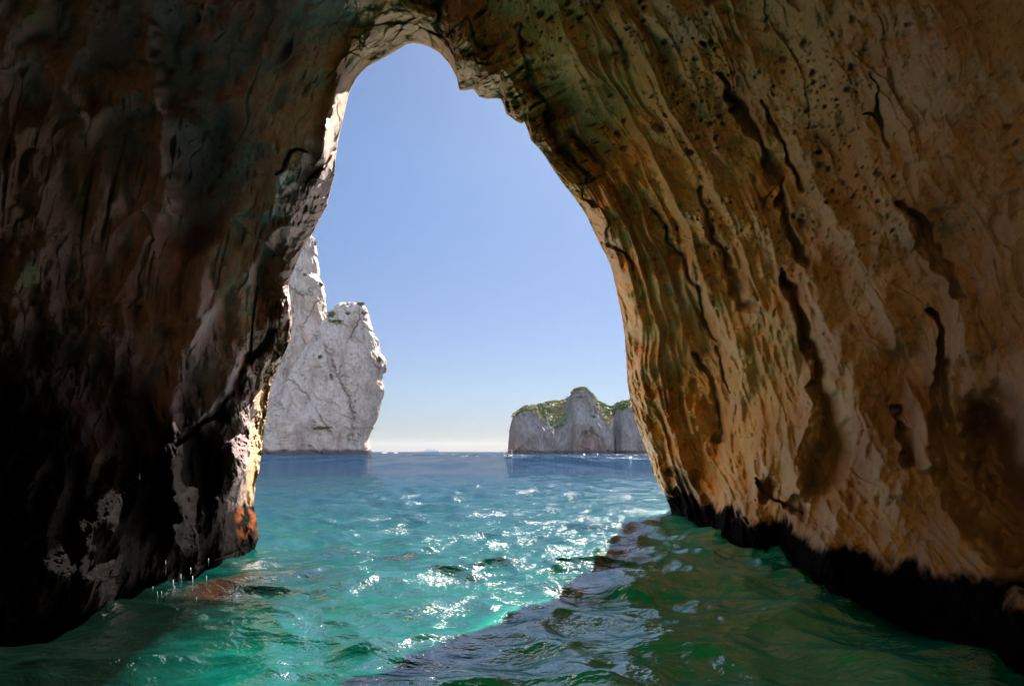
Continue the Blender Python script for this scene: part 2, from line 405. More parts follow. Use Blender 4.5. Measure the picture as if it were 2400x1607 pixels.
def flow_coord(px, py):
    L = np.array([[0] * len(FLOW_Y)] + [list(r) for r in FLOW], float)
    L[0] = L[1] - 600; L = np.vstack([L, L[-1] + 1200])
    cols = [np.interp(py, FLOW_Y, l) for l in L]
    bvals = [-6, 0, 1, 2.2, 3.6, 5.2, 7, 9, 11.5, 24]
    b = np.zeros_like(px)
    for i in range(len(cols) - 1):
        t = (px - cols[i]) / (cols[i + 1] - cols[i])
        m = (t >= 0) & (t < 1); b = np.where(m, bvals[i] + t * (bvals[i + 1] - bvals[i]), b)
    b = np.where(px >= cols[-1], bvals[-1], b); b = np.where(px < cols[0], bvals[0], b)
    return b

def build_cave():
    NC = 2500; NR = 430
    th = np.concatenate([np.linspace(-48, -24, 70, endpoint=False), np.linspace(-24, 215, NC), np.linspace(215.3, 232, 40)])
    rho0 = cave_outline(th)
    thr = np.radians(th)
    c, s_ = np.cos(thr), np.sin(thr)
    lim = np.minimum(1200 / np.maximum(np.abs(c), 1e-3), np.where(s_ > 0, 1058 / np.maximum(s_, 1e-3), 560 / np.maximum(-s_, 1e-3)))
    lim = np.maximum(lim * 1.06, rho0 + 120); lim = smooth1(lim, 12)
    t = np.linspace(0, 1, NR)
    rho = rho0[None] + (lim - rho0)[None] * (t[:, None] ** 1.08)
    ext = np.geomspace(1, 1, 1)
    g = np.geomspace(1.03, 9, 40)[:, None]
    rho = np.vstack([rho, lim[None] * g])
    TH = np.broadcast_to(th[None], rho.shape)
    # base radius by smooth interpolation of the key table
    ks = sorted(RK); Rt = np.array([RK[k] for k in ks], float)
    rr = np.exp(np.linspace(math.log(60), math.log(12000), 300))
    fine = np.array([np.interp(np.log(rr), np.log(RK_RHO), row) for row in Rt])
    fine = np.array([smooth1(row, 5) for row in fine])
    tk = np.linspace(-50, 234, 400)
    fine2 = np.array([smooth1(np.interp(tk, ks, fine[:, j]), 9) for j in range(fine.shape[1])]).T
    ti = np.clip((TH - tk[0]) / (tk[1] - tk[0]), 0, 398.99); ri = np.clip((np.log(rho) - math.log(60)) / (math.log(12000 / 60) / 299), 0, 298.99)
    a = ti.astype(int); b = ri.astype(int); fa = ti - a; fb = ri - b
    R = (fine2[a, b] * (1 - fa) * (1 - fb) + fine2[a + 1, b] * fa * (1 - fb) + fine2[a, b + 1] * (1 - fa) * fb + fine2[a + 1, b + 1] * fa * fb)
    # mouth depth gives radius at the outline; blend in over the first pixels
    Y0 = tab(th, [(-48, 17), (-21, 17), (0, 17), (36, 15.5), (55, 13.5), (71, 11.8), (88, 9.6), (98, 9.0), (104, 8.8), (112, 8.9), (118, 9.1),
                  (134, 10.0), (150, 10.6), (160, 10.8), (180, 10.8), (201, 10.4), (215, 10.0), (232, 10)])
    Y0 = smooth1(Y0, 40)
    R0 = rho0 * Y0 / F
    q = (rho - rho0[None]) / np.where((TH > 140) & (TH < 200), 45.0, 90.0)
    wgt = np.exp(-q * q * 0.8)
    R = R * (1 - wgt) + R0[None] * wgt
    px = HX + rho * np.cos(np.radians(TH)); py = HY - rho * np.sin(np.radians(TH))
    vis = rho < lim[None] * 1.3
    # ---- base position for noise
    Yb = R * F / rho
    bx = R * np.cos(np.radians(TH)); bz = CAMH + R * np.sin(np.radians(TH))
    # side mask: 1 on right wall, 0 on left
    right = sstep(112, 84, TH + 6 * noise3(bx * 0.4, Yb * 0.4, bz * 0.4, 9))
    edge = sstep(0, 60, rho - rho0[None])               # 0 at the outline
    d = np.zeros_like(R)
    # large lumps everywhere
    d += (0.28 + 0.17 * right) * fbm(bx * 0.32, Yb * 0.32, bz * 0.32, 2, 1) * edge
    d += 0.16 * fbm(bx * 1.1, Yb * 1.1, bz * 0.9, 3, 5) * (0.3 + 0.7 * edge)
    # ---- right wall folds following the flow lines
    fb_ = flow_coord(px, py)
    along = py / 260.0
    wq = 0.35 * noise3(fb_ * 0.7, along * 1.2, 0.3, 21) + 0.14 * noise3(fb_ * 2.0, along * 3.0, 1.3, 22)
    b1 = fb_ + wq
    f1 = 1 - 2 * np.abs(noise3(b1 * 0.95, along * 0.30, 0.7, 31))
    f2 = 1 - 2 * np.abs(noise3(b1 * 2.3, along * 0.55, 4.7, 32))
    f3 = 1 - 2 * np.abs(noise3(b1 * 5.5, along * 1.1, 2.7, 33))
    f4 = noise3(b1 * 13, along * 2.6, 6.7, 34)
    fm = right * sstep(2050, 1500, px - 0.25 * (py - 700)) * 0.75 + right * 0.25
    calm = 0.35 + 0.65 * sstep(-0.3, 0.3, noise3(fb_ * 0.6, along * 0.5, 9.7, 35) + sstep(300, 700, py) * 0.5 - 0.1)
    eg = 0.25 + 0.75 * edge
    folds = -(0.17 * f1 + 0.11 * f2 * calm + 0.06 * f3 * calm) * fm * eg
    folds += 0.022 * f4 * fm * calm
    d += folds
    # ---- left wall : elongated streaky ridges, leaning
    lw = 1 - right
    along2 = (py * 0.95 - (px - 600) * 0.32)
    across2 = (px + 0.33 * py)
    l1 = 1 - 2 * np.abs(noise3(across2 / 210 + 0.3 * noise3(px / 150, py / 150, 2, 44), along2 / 520, 1.1, 41))
    l2 = 1 - 2 * np.abs(noise3(across2 / 75, along2 / 190, 3.1, 42))
    l3 = noise3(across2 / 26, along2 / 70, 5.1, 43)
    d += -(0.13 * l1 + 0.07 * l2) * lw * eg
    d += 0.03 * l3 * lw
    # ---- fine roughness
    rough = 0.45 + 0.55 * sstep(-0.2, 0.4, noise3(bx * 0.5, Yb * 0.5, bz * 0.5, 51))
    d += 0.045 * rough * fbm(bx * 5, Yb * 5, bz * 4, 4, 52)
    d -= 0.03 * rough * lw * ridged(bx * 3.2, Yb * 3.2, bz * 2.2, 2, 57)
    # ---- broken plates with small ledges between them
    wob = 0.35 * noise3(px / 60, py / 60, 0.4, 121)
    for sx_, sy_, am, sd_ in ((1.7, 1.6, 0.045, 7), (4.6, 3.6, 0.022, 8)):
        _, cv = cell2(b1 * sx_ + wob, along * sy_ + wob, sd_)
        d += am * (cv - 0.5) * right * (0.5 + 0.5 * edge)
        _, cv = cell2(across2 / 120 * sx_ + wob, along2 / 260 * sy_ + wob, sd_ + 5)
        d += am * 1.1 * (cv - 0.5) * lw * (0.4 + 0.6 * edge)
    # blocky underside of the arch top
    blk = sstep(76, 84, TH) * sstep(118, 104, TH) * sstep(230, 90, rho - rho0[None])
    for sc_, am, sd_ in ((1.6, 0.28, 31), (3.8, 0.12, 32), (9, 0.05, 33)):
        cd, cv = cell2(np.radians(TH) * R * sc_ + wob, Yb * sc_ + wob, sd_)
        d += am * (cv - 0.5 + 0.5 * cd) * blk * (0.25 + 0.75 * edge)
    # ---- pits (in metres on the wall)
    pu = np.radians(TH) * R; pv = Yb
    pitw = np.zeros_like(R)
    reg = right * sstep(980, 300, py) * (0.4 + 0.6 * sstep(0.0, 0.35, noise3(bx * 0.6, Yb * 0.6, bz * 0.6, 61) + 0.15))
    regl = lw * sstep(-0.1, 0.3, noise3(bx * 0.8, Yb * 0.8, bz * 0.8, 62) + 0.1)
    for sc_, rad, am, sd_, frac in ((2.2, 0.20, 0.12, 1, 0.28), (5.5, 0.26, 0.05, 2, 0.42), (11, 0.30, 0.022, 3, 0.5)):
        cd, cv = cell2(pu * sc_ + 0.4 * noise3(pu * 3, pv * 3, 1, 63), pv * sc_ * 0.85, sd_)
        pw = np.clip(1 - cd / (rad * (0.4 + cv * 0.9 / max(frac, .3))), 0, 1) * (cv < frac)
        pw = sstep(0, 0.6, pw) * np.clip(reg + regl * 0.9, 0, 1)
        d += am * pw; pitw = np.maximum(pitw, pw * (0.75 if sc_ < 8 else 0.5))
    pitw *= (0.35 + 0.65 * right)
    # ---- traced features (overview px x D): recess > 0, bulge < 0
    stain_shade = np.zeros_like(R)
    wpx = px + 16 * noise3(px / 70, py / 70, 0.2, 101) + 7 * noise3(px / 22, py / 22, 0.7, 102)
    wpy = py + 16 * noise3(px / 70, py / 70, 5.2, 103) + 7 * noise3(px / 22, py / 22, 5.7, 104)
    for amp, st, fn, pts in FEATS:
        P3 = [(x * D, y * D, wd) for x, y, wd in pts]
        wf = seg_field(wpx, wpy, P3, fn)
        d += amp * (0.65 if amp < 1 and px.size else 1.0) * wf
        if st: stain_shade = np.maximum(stain_shade, st * wf)
    R = R + d * sstep(6.5, 3.0, rho / rho0[None])
    # outline roughness
    Y = R * F / rho
    # keep the mouth rim where it is traced, but ragged
    X = R * np.cos(np.radians(TH)); Z = CAMH + R * np.sin(np.radians(TH))
    P = np.stack([X, Y, Z], -1)
    # ---- exterior sheet, rows in front (outside) of the rim
    steps = [(0.12, 0.06), (0.3, 0.2), (0.6, 0.5), (1.0, 1.1), (1.5, 2.2), (2.0, 4.5), (2.2, 7), (2.2, 9), (-0.5, 11)]
    rimR = R[0]; rimY = Y[0]; rows = []
    for dy, dr in steps:
        rrr = rimR + dr + min(dr, 1.0) * 0.3 * noise3(c * rimR, s_ * rimR, dy, 71)
        yy = rimY + dy + min(dr, 2.0) * 0.35 * noise3(c * rimR * 0.8, s_ * rimR * 0.8, dy + 4, 72)
        rows.append(np.stack([rrr * c, yy, CAMH + rrr * s_], -1))
    # ---- behind the camera
    back = []
    rl = R[-1]; yl = Y[-1]
    rs = sstep(125, 85, th)                      # the right flank runs on behind the boat and curls in; the left one ends, shaped to let fill light in
    for yr, kr, xo, yl_, kl in ((-1.0, 1.0, 0, 0.65, 1.02), (-3, 1.0, 0, 0.6, 1.05), (-6, 1.0, -0.5, 0.6, 1.15), (-9, 0.85, -1.5, 0.6, 1.3), (-11, 0.75, -2.0, 0.6, 1.6), (-11.5, 0.6, -2.2, 0.6, 2.0)):
        k = kr * rs + kl * (1 - rs)
        back.append(np.stack([rl * k * c + xo * rs, yr * rs + yl_ * (1 - rs), CAMH + rl * k * s_], -1))
    PP = np.concatenate([np.array(rows[::-1]), P, np.array(back)], 0)
    # ---- tints
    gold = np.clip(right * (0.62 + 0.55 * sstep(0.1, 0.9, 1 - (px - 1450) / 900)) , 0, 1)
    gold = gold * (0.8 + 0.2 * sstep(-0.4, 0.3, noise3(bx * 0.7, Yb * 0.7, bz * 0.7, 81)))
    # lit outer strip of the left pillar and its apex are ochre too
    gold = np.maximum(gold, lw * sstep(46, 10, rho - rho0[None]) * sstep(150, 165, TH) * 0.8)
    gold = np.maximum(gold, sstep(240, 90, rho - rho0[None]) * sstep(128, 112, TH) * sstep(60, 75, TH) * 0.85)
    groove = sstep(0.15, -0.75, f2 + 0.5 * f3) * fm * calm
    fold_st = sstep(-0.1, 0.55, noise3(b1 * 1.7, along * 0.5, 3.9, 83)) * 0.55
    stain_shade = np.clip(np.maximum(stain_shade * 0.75, np.maximum(groove * 0.28, fold_st * fm * 0.36)), 0, 1)  # fold streaks, plus darker grooves and traced recesses
    zz = Z + 0.22 * fbm(bx * 1.2, Y * 1.2, bz * 0.6, 4, 91)
    zz = zz + 0.10 * fbm(bx * 5, Y * 5, bz * 2.5, 3, 93); wet_shade = sstep(0.86, 0.66, zz + 0.30 * right - 0.10); shade_l = lw * sstep(590, 690, rho) * sstep(10, 45, rho - rho0[None]); wet_shade = np.maximum(wet_shade, shade_l * sstep(3.6, 1.9, Z + 0.9 * fbm(bx * 0.7, Yb * 0.7, bz * 0.35, 4, 94)))  # tide-wet band; low left wall also painted near black in place of shade
    strip = lw * sstep(120, 60, rho - rho0[None]) * sstep(100, 114, TH) * (1 - 0.5 * sstep(165, 172, TH)); stain_shade = np.maximum(stain_shade, 0.9 * strip * (0.6 + 0.8 * noise3(bx * 5, Yb * 5, bz * 3, 141)))  # sunlit left rim darkened in its colour against bleaching by the sun
    stain_shade = np.maximum(stain_shade, 0.75 * lw * sstep(430, 60, px + 90 * noise3(px / 120, py / 160, 0.4, 142)) * sstep(150, 350, py))  # left wall's colour darkened towards the camera in place of shade
    pit = np.clip(pitw, 0, 1)
    col = np.stack([gold, stain_shade, pit, wet_shade], -1)
    ce = np.repeat(col[:1], len(steps), 0); cb = np.repeat(col[-1:], len(back), 0)
    ce[..., 1:3] = 0; ce[..., 3] = sstep(0.9, 0.4, np.array(rows[::-1])[..., 2])
    COL = np.concatenate([ce, col, cb], 0)
    pale = seg_field(px, py, [(x * D, y * D, w_) for x, y, w_ in [(740, 0, 70), (690, 180, 80), (640, 330, 70), (600, 520, 95), (560, 680, 90), (520, 860, 70), (490, 1000, 60), (480, 1150, 60)]], gau)  # cool sky sheen painted as a pale band into the left wall's colour
    st_ = sstep(-0.45, 0.35, noise3(across2 / 26, along2 / 120, 1.7, 131) + 0.6 * noise3(across2 / 9, along2 / 40, 2.7, 132))
    band = np.clip(pale * 1.6, 0, 1); pale = band * (0.45 + 0.55 * st_) * lw * (1 - np.clip(strip * 1.4, 0, 1)) * sstep(1150, 950, py)
    gold = gold * 1.0; pale = np.maximum(pale, right * 0.08 * sstep(0.1, 0.5, noise3(b1 * 2.2, along * 0.7, 8.1, 133)) * sstep(0, 300, py))
    far = (px - 1550 - 0.15 * (py - 400)) / 700 + 0.55 * noise3(px / 160, py / 200, 0.2, 134) + sstep(420, 0, py) * sstep(1180, 1500, px) * 0.55
    brown = np.clip(right * sstep(0.0, 1.0, far) * 0.55 + lw * sstep(-0.2, 0.3, noise3(px / 140, py / 220, 0.8, 135)) * sstep(520, 380, px) * 0.8 + lw * sstep(700, 350, py + px * 0.6) * 0.5, 0, 1)  # brown crust, deepened away from the mouth in place of fading light
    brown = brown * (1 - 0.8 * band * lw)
    org = 0.6 * lw * sstep(60, 30, rho - rho0[None]) * sstep(0.95, 0.7, zz) * sstep(0.15, 0.45, Z) * sstep(-0.4, 0.1, noise3(bx * 4, Yb * 4, bz * 4, 137)) * sstep(183, 187, TH) * (TH < 215)
    moss = np.clip(sstep(0.25, 0.55, noise3(px / 90, py / 120, 0.5, 136)) * (lw * sstep(260, 120, px) + 0.5 * right * sstep(500, 700, py) * sstep(1850, 1600, px)), 0, 1)
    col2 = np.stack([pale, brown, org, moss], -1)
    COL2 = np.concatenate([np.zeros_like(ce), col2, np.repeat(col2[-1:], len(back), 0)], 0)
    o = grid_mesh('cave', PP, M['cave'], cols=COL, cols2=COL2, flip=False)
    tag(o, 'dark sea cave with grey left wall and golden ribbed right wall arching over the water', 'cave', kind='structure')
    return o

FEATS = [
 # amp (m), darkening, profile, [(x, y, halfwidth)...] in overview pixels
 (0.45, 0.9, crk, [(1640, 170, 8), (1670, 200, 14), (1700, 255, 22), (1735, 320, 24), (1745, 350, 18), (1780, 420, 26), (1790, 470, 22), (1800, 520, 15), (1850, 600, 12)]),
 (0.7, 0.9, crk, [(1795, 620, 12), (1830, 720, 16), (1870, 850, 26), (1890, 930, 40), (1900, 1000, 62), (1880, 1060, 64), (1860, 1110, 40)]),
 (0.3, 0.8, crk, [(1740, 220, 6), (1790, 330, 10), (1800, 380, 12), (1835, 430, 10)]),
 (-0.40, 0, gau, [(1855, 640, 30), (1900, 760, 42), (1950, 880, 45), (1985, 990, 40), (2040, 1110, 40)]),
 (0.4, 0.5, crk, [(2060, 470, 14), (2110, 500, 26), (2125, 560, 32), (2150, 600, 26), (2190, 680, 14)]),
 (-0.30, 0, gau, [(1880, 460, 20), (1960, 560, 30), (2010, 660, 30), (2060, 780, 30)]),
 (-0.30, 0, gau, [(2060, 490, 20), (2140, 600, 26), (2200, 700, 28), (2220, 800, 26)]),
 (0.25, 0.8, crk, [(1600, 430, 7), (1625, 520, 9), (1660, 600, 12), (1700, 690, 22), (1725, 700, 20)]),
 (0.25, 0.8, crk, [(1500, 480, 6), (1560, 600, 10), (1600, 690, 9), (1640, 800, 9), (1670, 900, 8)]),
 (0.25, 0.8, crk, [(1590, 800, 6), (1620, 860, 16), (1640, 950, 22), (1650, 1010, 12)]),
 (0.2, 0.7, crk, [(1990, 260, 5), (2030, 330, 7), (2000, 260, 5), (2010, 200, 3), (1995, 160, 2)]),
 (0.15, 0.6, crk, [(1740, 470, 3), (1760, 440, 4), (1790, 410, 3)]),
 (0.7, 0.8, crk, [(1720, 1095, 14), (1745, 1115, 34), (1790, 1150, 34), (1840, 1170, 26)]),
 (0.5, 0.7, crk, [(2050, 930, 14), (2070, 1000, 26), (2080, 1060, 16)]),
 (-0.35, 0, gau, [(2080, 870, 14), (2110, 960, 18), (2130, 1050, 22)]),
 (0.5, 0.3, crk, [(2120, 700, 8), (2160, 800, 12), (2150, 1000, 30), (2200, 1150, 40), (2300, 1250, 60)]),
 (1.3, 0.5, gau, [(2260, 980, 70), (2300, 1120, 90), (2380, 1240, 90)]),
 (0.35, 0.9, crk, [(1545, 1090, 20), (1565, 1120, 40), (1590, 1160, 40)]),
 (0.45, 0.8, crk, [(1000, 0, 26), (1002, 60, 24), (1008, 80, 9)]),
 (0.3, 0.6, crk, [(1190, 60, 10), (1210, 180, 20), (1260, 290, 18), (1300, 350, 14), (1340, 420, 5)]),
 (0.35, 0.8, crk, [(1300, 310, 12), (1320, 325, 26), (1350, 345, 20), (1370, 390, 8)]),
 (0.25, 0.7, crk, [(1230, 210, 6), (1300, 380, 10), (1380, 500, 8), (1430, 600, 10), (1440, 620, 4)]),
 (-0.35, 0, gau, [(1050, 60, 36), (1100, 110, 40), (1125, 180, 32)]),
 (0.22, 0.6, crk, [(1060, 40, 5), (1090, 90, 22), (1110, 120, 8)]),
 (0.18, 0.5, crk, [(1070, 120, 4), (1090, 140, 12), (1120, 150, 8)]),
 # left wall
 (-0.35, 0, gau, [(615, 330, 22), (640, 400, 26), (620, 470, 30)]),
 (0.6, 0.3, gau, [(500, 300, 40), (470, 420, 60), (440, 560, 60)]),
 (-0.4, 0, gau, [(340, 60, 16), (350, 200, 16), (370, 330, 18), (385, 480, 22)]),
 (-0.45, 0, gau, [(80, 130, 40), (200, 270, 40), (330, 210, 34)]),
 (0.6, 0.2, gau, [(400, 90, 50), (430, 200, 50)]),
 (0.3, 0.9, crk, [(632, 745, 8), (600, 790, 20), (560, 830, 22), (545, 880, 34), (500, 950, 40), (455, 965, 14), (400, 1015, 9)]),
 (0.22, 0.7, crk, [(640, 400, 4), (665, 345, 7), (700, 350, 3)]),
 (0.25, 0.8, crk, [(700, 430, 5), (735, 380, 12), (765, 330, 10), (775, 300, 4)]),
 (-0.35, 0, gau, [(490, 560, 24), (440, 760, 26), (400, 900, 26), (395, 1050, 24), (410, 1250, 24)]),
]
build_cave()

def build_bounce_cliff():
    # unseen cliff added behind the boat, facing the sun to bounce light in
    u = np.linspace(-1, 1, 220)[None]; v = np.linspace(-2, 42, 180)[:, None]
    X = u * 40 + 0 * v; Z = v + 0 * u
    Y = -18 - 0.10 * Z + 8 * (u ** 2) + 0 * v
    Y = Y + 1.6 * fbm(X * 0.15, 0, Z * 0.08, 4, 201) + 0.6 * ridged(X * 0.3, 0, Z * 0.1, 3, 205)
    P = np.stack([X, Y, Z], -1)
    col = np.zeros(P.shape[:2] + (4,)); col[..., 0] = 0.5; col[..., 3] = sstep(1.3, 0.6, Z)
    o = grid_mesh('bounce_cliff', P, M['cave'], cols=col)
    tag(o, 'unseen limestone face added behind the boat to bounce sunlight into the cave', 'bounce_cliff', kind='structure')
build_bounce_cliff()

# ------------------------------------------------------------------ far rocks
from mathutils.bvhtree import BVHTree

def far_rock_material():
    s = NT('pale_cliff_rock')
    at = s.n('ShaderNodeAttribute', attribute_name='tint')
    sep = s.n('ShaderNodeSeparateColor'); s.t.links.new(at.outputs['Color'], sep.inputs[0])
    veg, red, grey = sep.outputs[0], sep.outputs[1], sep.outputs[2]
    p = s.pos((1, 1, 0.35)); p2 = s.pos()
    n1 = s.noise(0.10, 8, 0.65, p, 0.6); n2 = s.noise(0.5, 7, 0.7, p, 0.4); n3 = s.noise(0.35, 6, 0.6, p2)
    pale = s.ramp(n1, [(0.32, (0.14, 0.09, 0.07)), (0.44, (0.27, 0.20, 0.16)), (0.58, (0.35, 0.28, 0.235)), (0.75, (0.22, 0.155, 0.125))])
    gry = s.ramp(n1, [(0.32, (0.06, 0.052, 0.052)), (0.5, (0.11, 0.10, 0.10)), (0.65, (0.18, 0.165, 0.165))])
    c = s.mix(grey, pale, gry)
    c = s.mix(s.math('MULTIPLY', s.ramp(n2, [(0.38, (1, 1, 1)), (0.52, (0, 0, 0))]), 0.45), c, (0.16, 0.12, 0.11, 1))
    c = s.mix(s.math('MULTIPLY', red, 0.6), c, (0.15, 0.075, 0.06, 1))
    vg = s.ramp(n3, [(0.35, (0.030, 0.060, 0.012)), (0.52, (0.060, 0.085, 0.016)), (0.62, (0.15, 0.12, 0.04)), (0.75, (0.20, 0.14, 0.08))])
    c = s.mix(veg, c, vg)
    c = s.mix(at.outputs['Alpha'], c, (0.055, 0.035, 0.035, 1))
    s.set(s.b.inputs['Base Color'], c); s.b.inputs['Roughness'].default_value = 0.85
    s.set(s.b.inputs['Normal'], s.bump(s.math('ADD', n2, s.math('MULTIPLY', n1, 1.5)), 0.9, 1.6))
    return s.m
M['far_rock'] = far_rock_material()

def leaf_material(name, a, b):
    s = NT(name); n = s.noise(0.9, 3, 0.6, s.pos())
    s.set(s.b.inputs['Base Color'], s.mix(s.ramp(n, [(0.35, (0, 0, 0)), (0.65, (1, 1, 1))]), (*a, 1), (*b, 1)))
    s.b.inputs['Roughness'].default_value = 0.7; s.b.inputs['Specular IOR Level'].default_value = 0.25
    return s.m
M['shrub'] = leaf_material('shrub_leaves', (0.035, 0.060, 0.018), (0.10, 0.12, 0.030))
M['scrub'] = leaf_material('scrub_leaves', (0.022, 0.050, 0.008), (0.085, 0.125, 0.016))
M['scrub_dry'] = leaf_material('dry_scrub', (0.19, 0.15, 0.06), (0.26, 0.20, 0.08))

def bvh_of(P):
    nr, nc = P.shape[:2]; idx = np.arange(nr * nc).reshape(nr, nc)
    q = np.stack([idx[:-1, :-1], idx[:-1, 1:], idx[1:, 1:], idx[1:, :-1]], -1).reshape(-1, 4)
    return BVHTree.FromPolygons(P.reshape(-1, 3).tolist(), q.tolist())

def hit(bvh, px, py):
    d = Vector(((px - HX) / F, 1.0, (HY - py) / F)).normalized()
    return bvh.ray_cast(Vector((0, 0, CAMH)), d)[0]

def normals_of(P):
    du = np.roll(P, -1, 1) - np.roll(P, 1, 1); dv = np.gradient(P, axis=0)
    n = np.cross(du, dv); return n / np.maximum(np.linalg.norm(n, axis=-1, keepdims=True), 1e-6)

def crack_mask(X, Y, Z, seed):
    g = X + 0.5 * Z
    a = np.abs(noise3(g * 0.045, Y * 0.02, Z * 0.016, seed + 30) + 0.10 * noise3(X * 0.3, Y * 0.3, Z * 0.3, seed + 31))
    b = np.abs(noise3((X - 0.35 * Z) * 0.05, Y * 0.02, Z * 0.022, seed + 33) + 0.12 * noise3(X * 0.3, Y * 0.3, Z * 0.3, seed + 34))
    return np.maximum(sstep(0.05, 0.015, a), sstep(0.04, 0.01, b) * 0.8) * sstep(-0.25, 0.2, noise3(X * 0.06, Y * 0.06, Z * 0.04, seed + 35))

def ring_rock(prof, Yc, thick, nz, ncol, amp, seed, yaw=0.0, sup=2.6, lean=0.0):
    """closed rock from a left/right profile in photo pixels at distance Yc; prof rows = (py, xl, xr)"""
    k = Yc / F
    prof = np.array(prof, float); zz = CAMH + (HY - prof[:, 0]) * k
    o = np.argsort(zz); zz = zz[o]; xl = (prof[o, 1] - HX) * k; xr = (prof[o, 2] - HX) * k
    z = np.linspace(zz[0], zz[-1], nz); a = np.interp(z, zz, xl); b = np.interp(z, zz, xr)
    cx = (a + b) / 2; hw = (b - a) / 2
    t = np.linspace(0, 2 * math.pi, ncol, endpoint=False)
    ct, st = np.cos(t), np.sin(t)
    e = 2.0 / sup
    X = cx[:, None] + hw[:, None] * np.sign(ct) * np.abs(ct) ** e
    dep = thick * (hw / hw.max()) ** 0.5
    Yd = dep[:, None] * np.sign(st) * np.abs(st) ** e
    Y = Yc + Yd + np.tan(yaw) * (X - cx.mean()) + lean * (z[:, None] - z[0])
    Z = np.repeat(z[:, None], ncol, 1)
    P = np.stack([X, Y, Z], -1); N = normals_of(P); N *= np.sign((N * (P - np.stack([cx, np.full_like(cx, Yc), z], -1)[:, None])).sum(-1, keepdims=True) + 1e-9)
    g = X + 0.45 * Z
    d = amp * (0.9 * fbm(X * 0.05, Y * 0.05, Z * 0.035, 3, seed) + 0.42 * (1 - 2 * np.abs(noise3(g * 0.09, Y * 0.05, Z * 0.022, seed + 3)))
               + 0.30 * ridged(g * 0.22, Y * 0.15, Z * 0.06, 3, seed + 5) + 0.22 * fbm(X * 0.5, Y * 0.5, Z * 0.35, 3, seed + 9))
    ck = crack_mask(X, Y, Z, seed)
    d -= amp * 0.9 * ck
    st = cell2((g * 0.11 + 0.6 * noise3(X * 0.1, Y * 0.1, Z * 0.1, seed + 20)).astype(np.float32), (Z * 0.045 - X * 0.02).astype(np.float32), 41)[1]
    d += amp * 0.75 * (st - 0.5)
    # broken tops: more relief near the crest
    top = sstep(z[-1] - 14, z[-1], Z)
    d += amp * 0.8 * top * noise3(X * 0.25, Y * 0.25, Z * 0.25, seed + 11)
    P = P + N * d[..., None] * np.array([0.55, 1, 0.3])
    P = np.concatenate([P, P[-1:].mean(1, keepdims=True) + (P[-1:] - P[-1:].mean(1, keepdims=True)) * 0.5 + np.array([0, 0, 1.2]),
                        np.repeat(P[-1:].mean(1, keepdims=True), ncol, 1) + np.array([0, 0, 1.0])], 0)
    return P

def rock_cols(P, grey=0.0, seed=401):
    Z = P[..., 2]
    c = np.zeros(P.shape[:2] + (4,)); c[..., 2] = grey
    zn = Z + 0.8 * fbm(P[..., 0] * 0.2, P[..., 1] * 0.2, Z * 0.1, 3, 301)
    c[..., 3] = np.maximum(sstep(4.2, 2.2, zn), 0.18 * crack_mask(P[..., 0], P[..., 1], Z, seed))
    c[..., 1] = sstep(18, 5, Z) * 0.45 * sstep(-0.3, 0.4, noise3(P[..., 0] * 0.1, P[..., 1] * 0.1, Z * 0.05, 303))
    return c

def join_grids(name, grids, mat):
    """several closed ring grids joined as one mesh"""
    V = []; Q = []; C = []; off = 0
    for P, col in grids:
        nr, nc = P.shape[:2]; idx = np.arange(nr * nc).reshape(nr, nc) + off; off += nr * nc
        a = idx[:-1]; b = np.roll(idx, -1, 1)[:-1]; c = np.roll(idx, -1, 1)[1:]; d = idx[1:]
        Q.append(np.stack([a, b, c, d], -1).reshape(-1, 4)); V.append(P.reshape(-1, 3)); C.append(col.reshape(-1, 4))
    V = np.concatenate(V); Q = np.concatenate(Q); C = np.concatenate(C)
    me = bpy.data.meshes.new(name); me.vertices.add(len(V)); me.vertices.foreach_set('co', V.astype(np.float32).ravel())
    n = len(Q); me.loops.add(n * 4); me.loops.foreach_set('vertex_index', Q.astype(np.int32).ravel())
    me.polygons.add(n); me.polygons.foreach_set('loop_start', (np.arange(n) * 4).astype(np.int32)); me.polygons.foreach_set('loop_total', np.full(n, 4, np.int32))
    me.polygons.foreach_set('use_smooth', np.ones(n, bool)); me.update()
    at = me.color_attributes.new('tint', 'FLOAT_COLOR', 'POINT'); at.data.foreach_set('color', C.astype(np.float32).ravel())
    me.materials.append(mat)
    return link(bpy.data.objects.new(name, me))

FRONT = [(1069, 540, 858), (1064, 540, 862), (1050, 542, 864), (1035, 545, 860), (1022, 548, 859), (994, 560, 864), (980, 590, 870), (969, 620, 874), (950, 646, 879),
         (911, 672, 888), (883, 686, 889), (858, 700, 895), (840, 708, 894), (822, 718, 882), (790, 733, 877), (769, 748, 865), (750, 764, 859),
         (740, 773, 857), (728, 778, 855), (718, 786, 852), (712, 796, 847)]
SLAB = [(1068, 500, 700), (1000, 505, 760), (940, 515, 775), (880, 530, 780), (800, 550, 775), (740, 575, 767), (722, 582, 766), (697, 592, 765), (669, 606, 761), (655, 614, 750),
        (647, 618, 748), (626, 630, 746), (604, 644, 742), (583, 660, 740), (566, 680, 739), (556, 705, 736)]
pf = ring_rock(FRONT, 400.0, 26, 300, 420, 2.5, 401, yaw=0.10, lean=0.05)
ps = ring_rock(SLAB, 445.0, 24, 300, 320, 2.3, 431, yaw=-0.25, lean=0.02)
# photo pixels were measured at the front face, so the slab is scaled to its own distance already
stack = join_grids('sea_stack', [(pf, rock_cols(pf)), (ps, rock_cols(ps, 0.0, 431))], M['far_rock'])
tag(stack, 'tall pale limestone sea stack with two peaks beside the left cave wall', 'sea stack')
bv_f = bvh_of(pf); bv_s = bvh_of(ps)

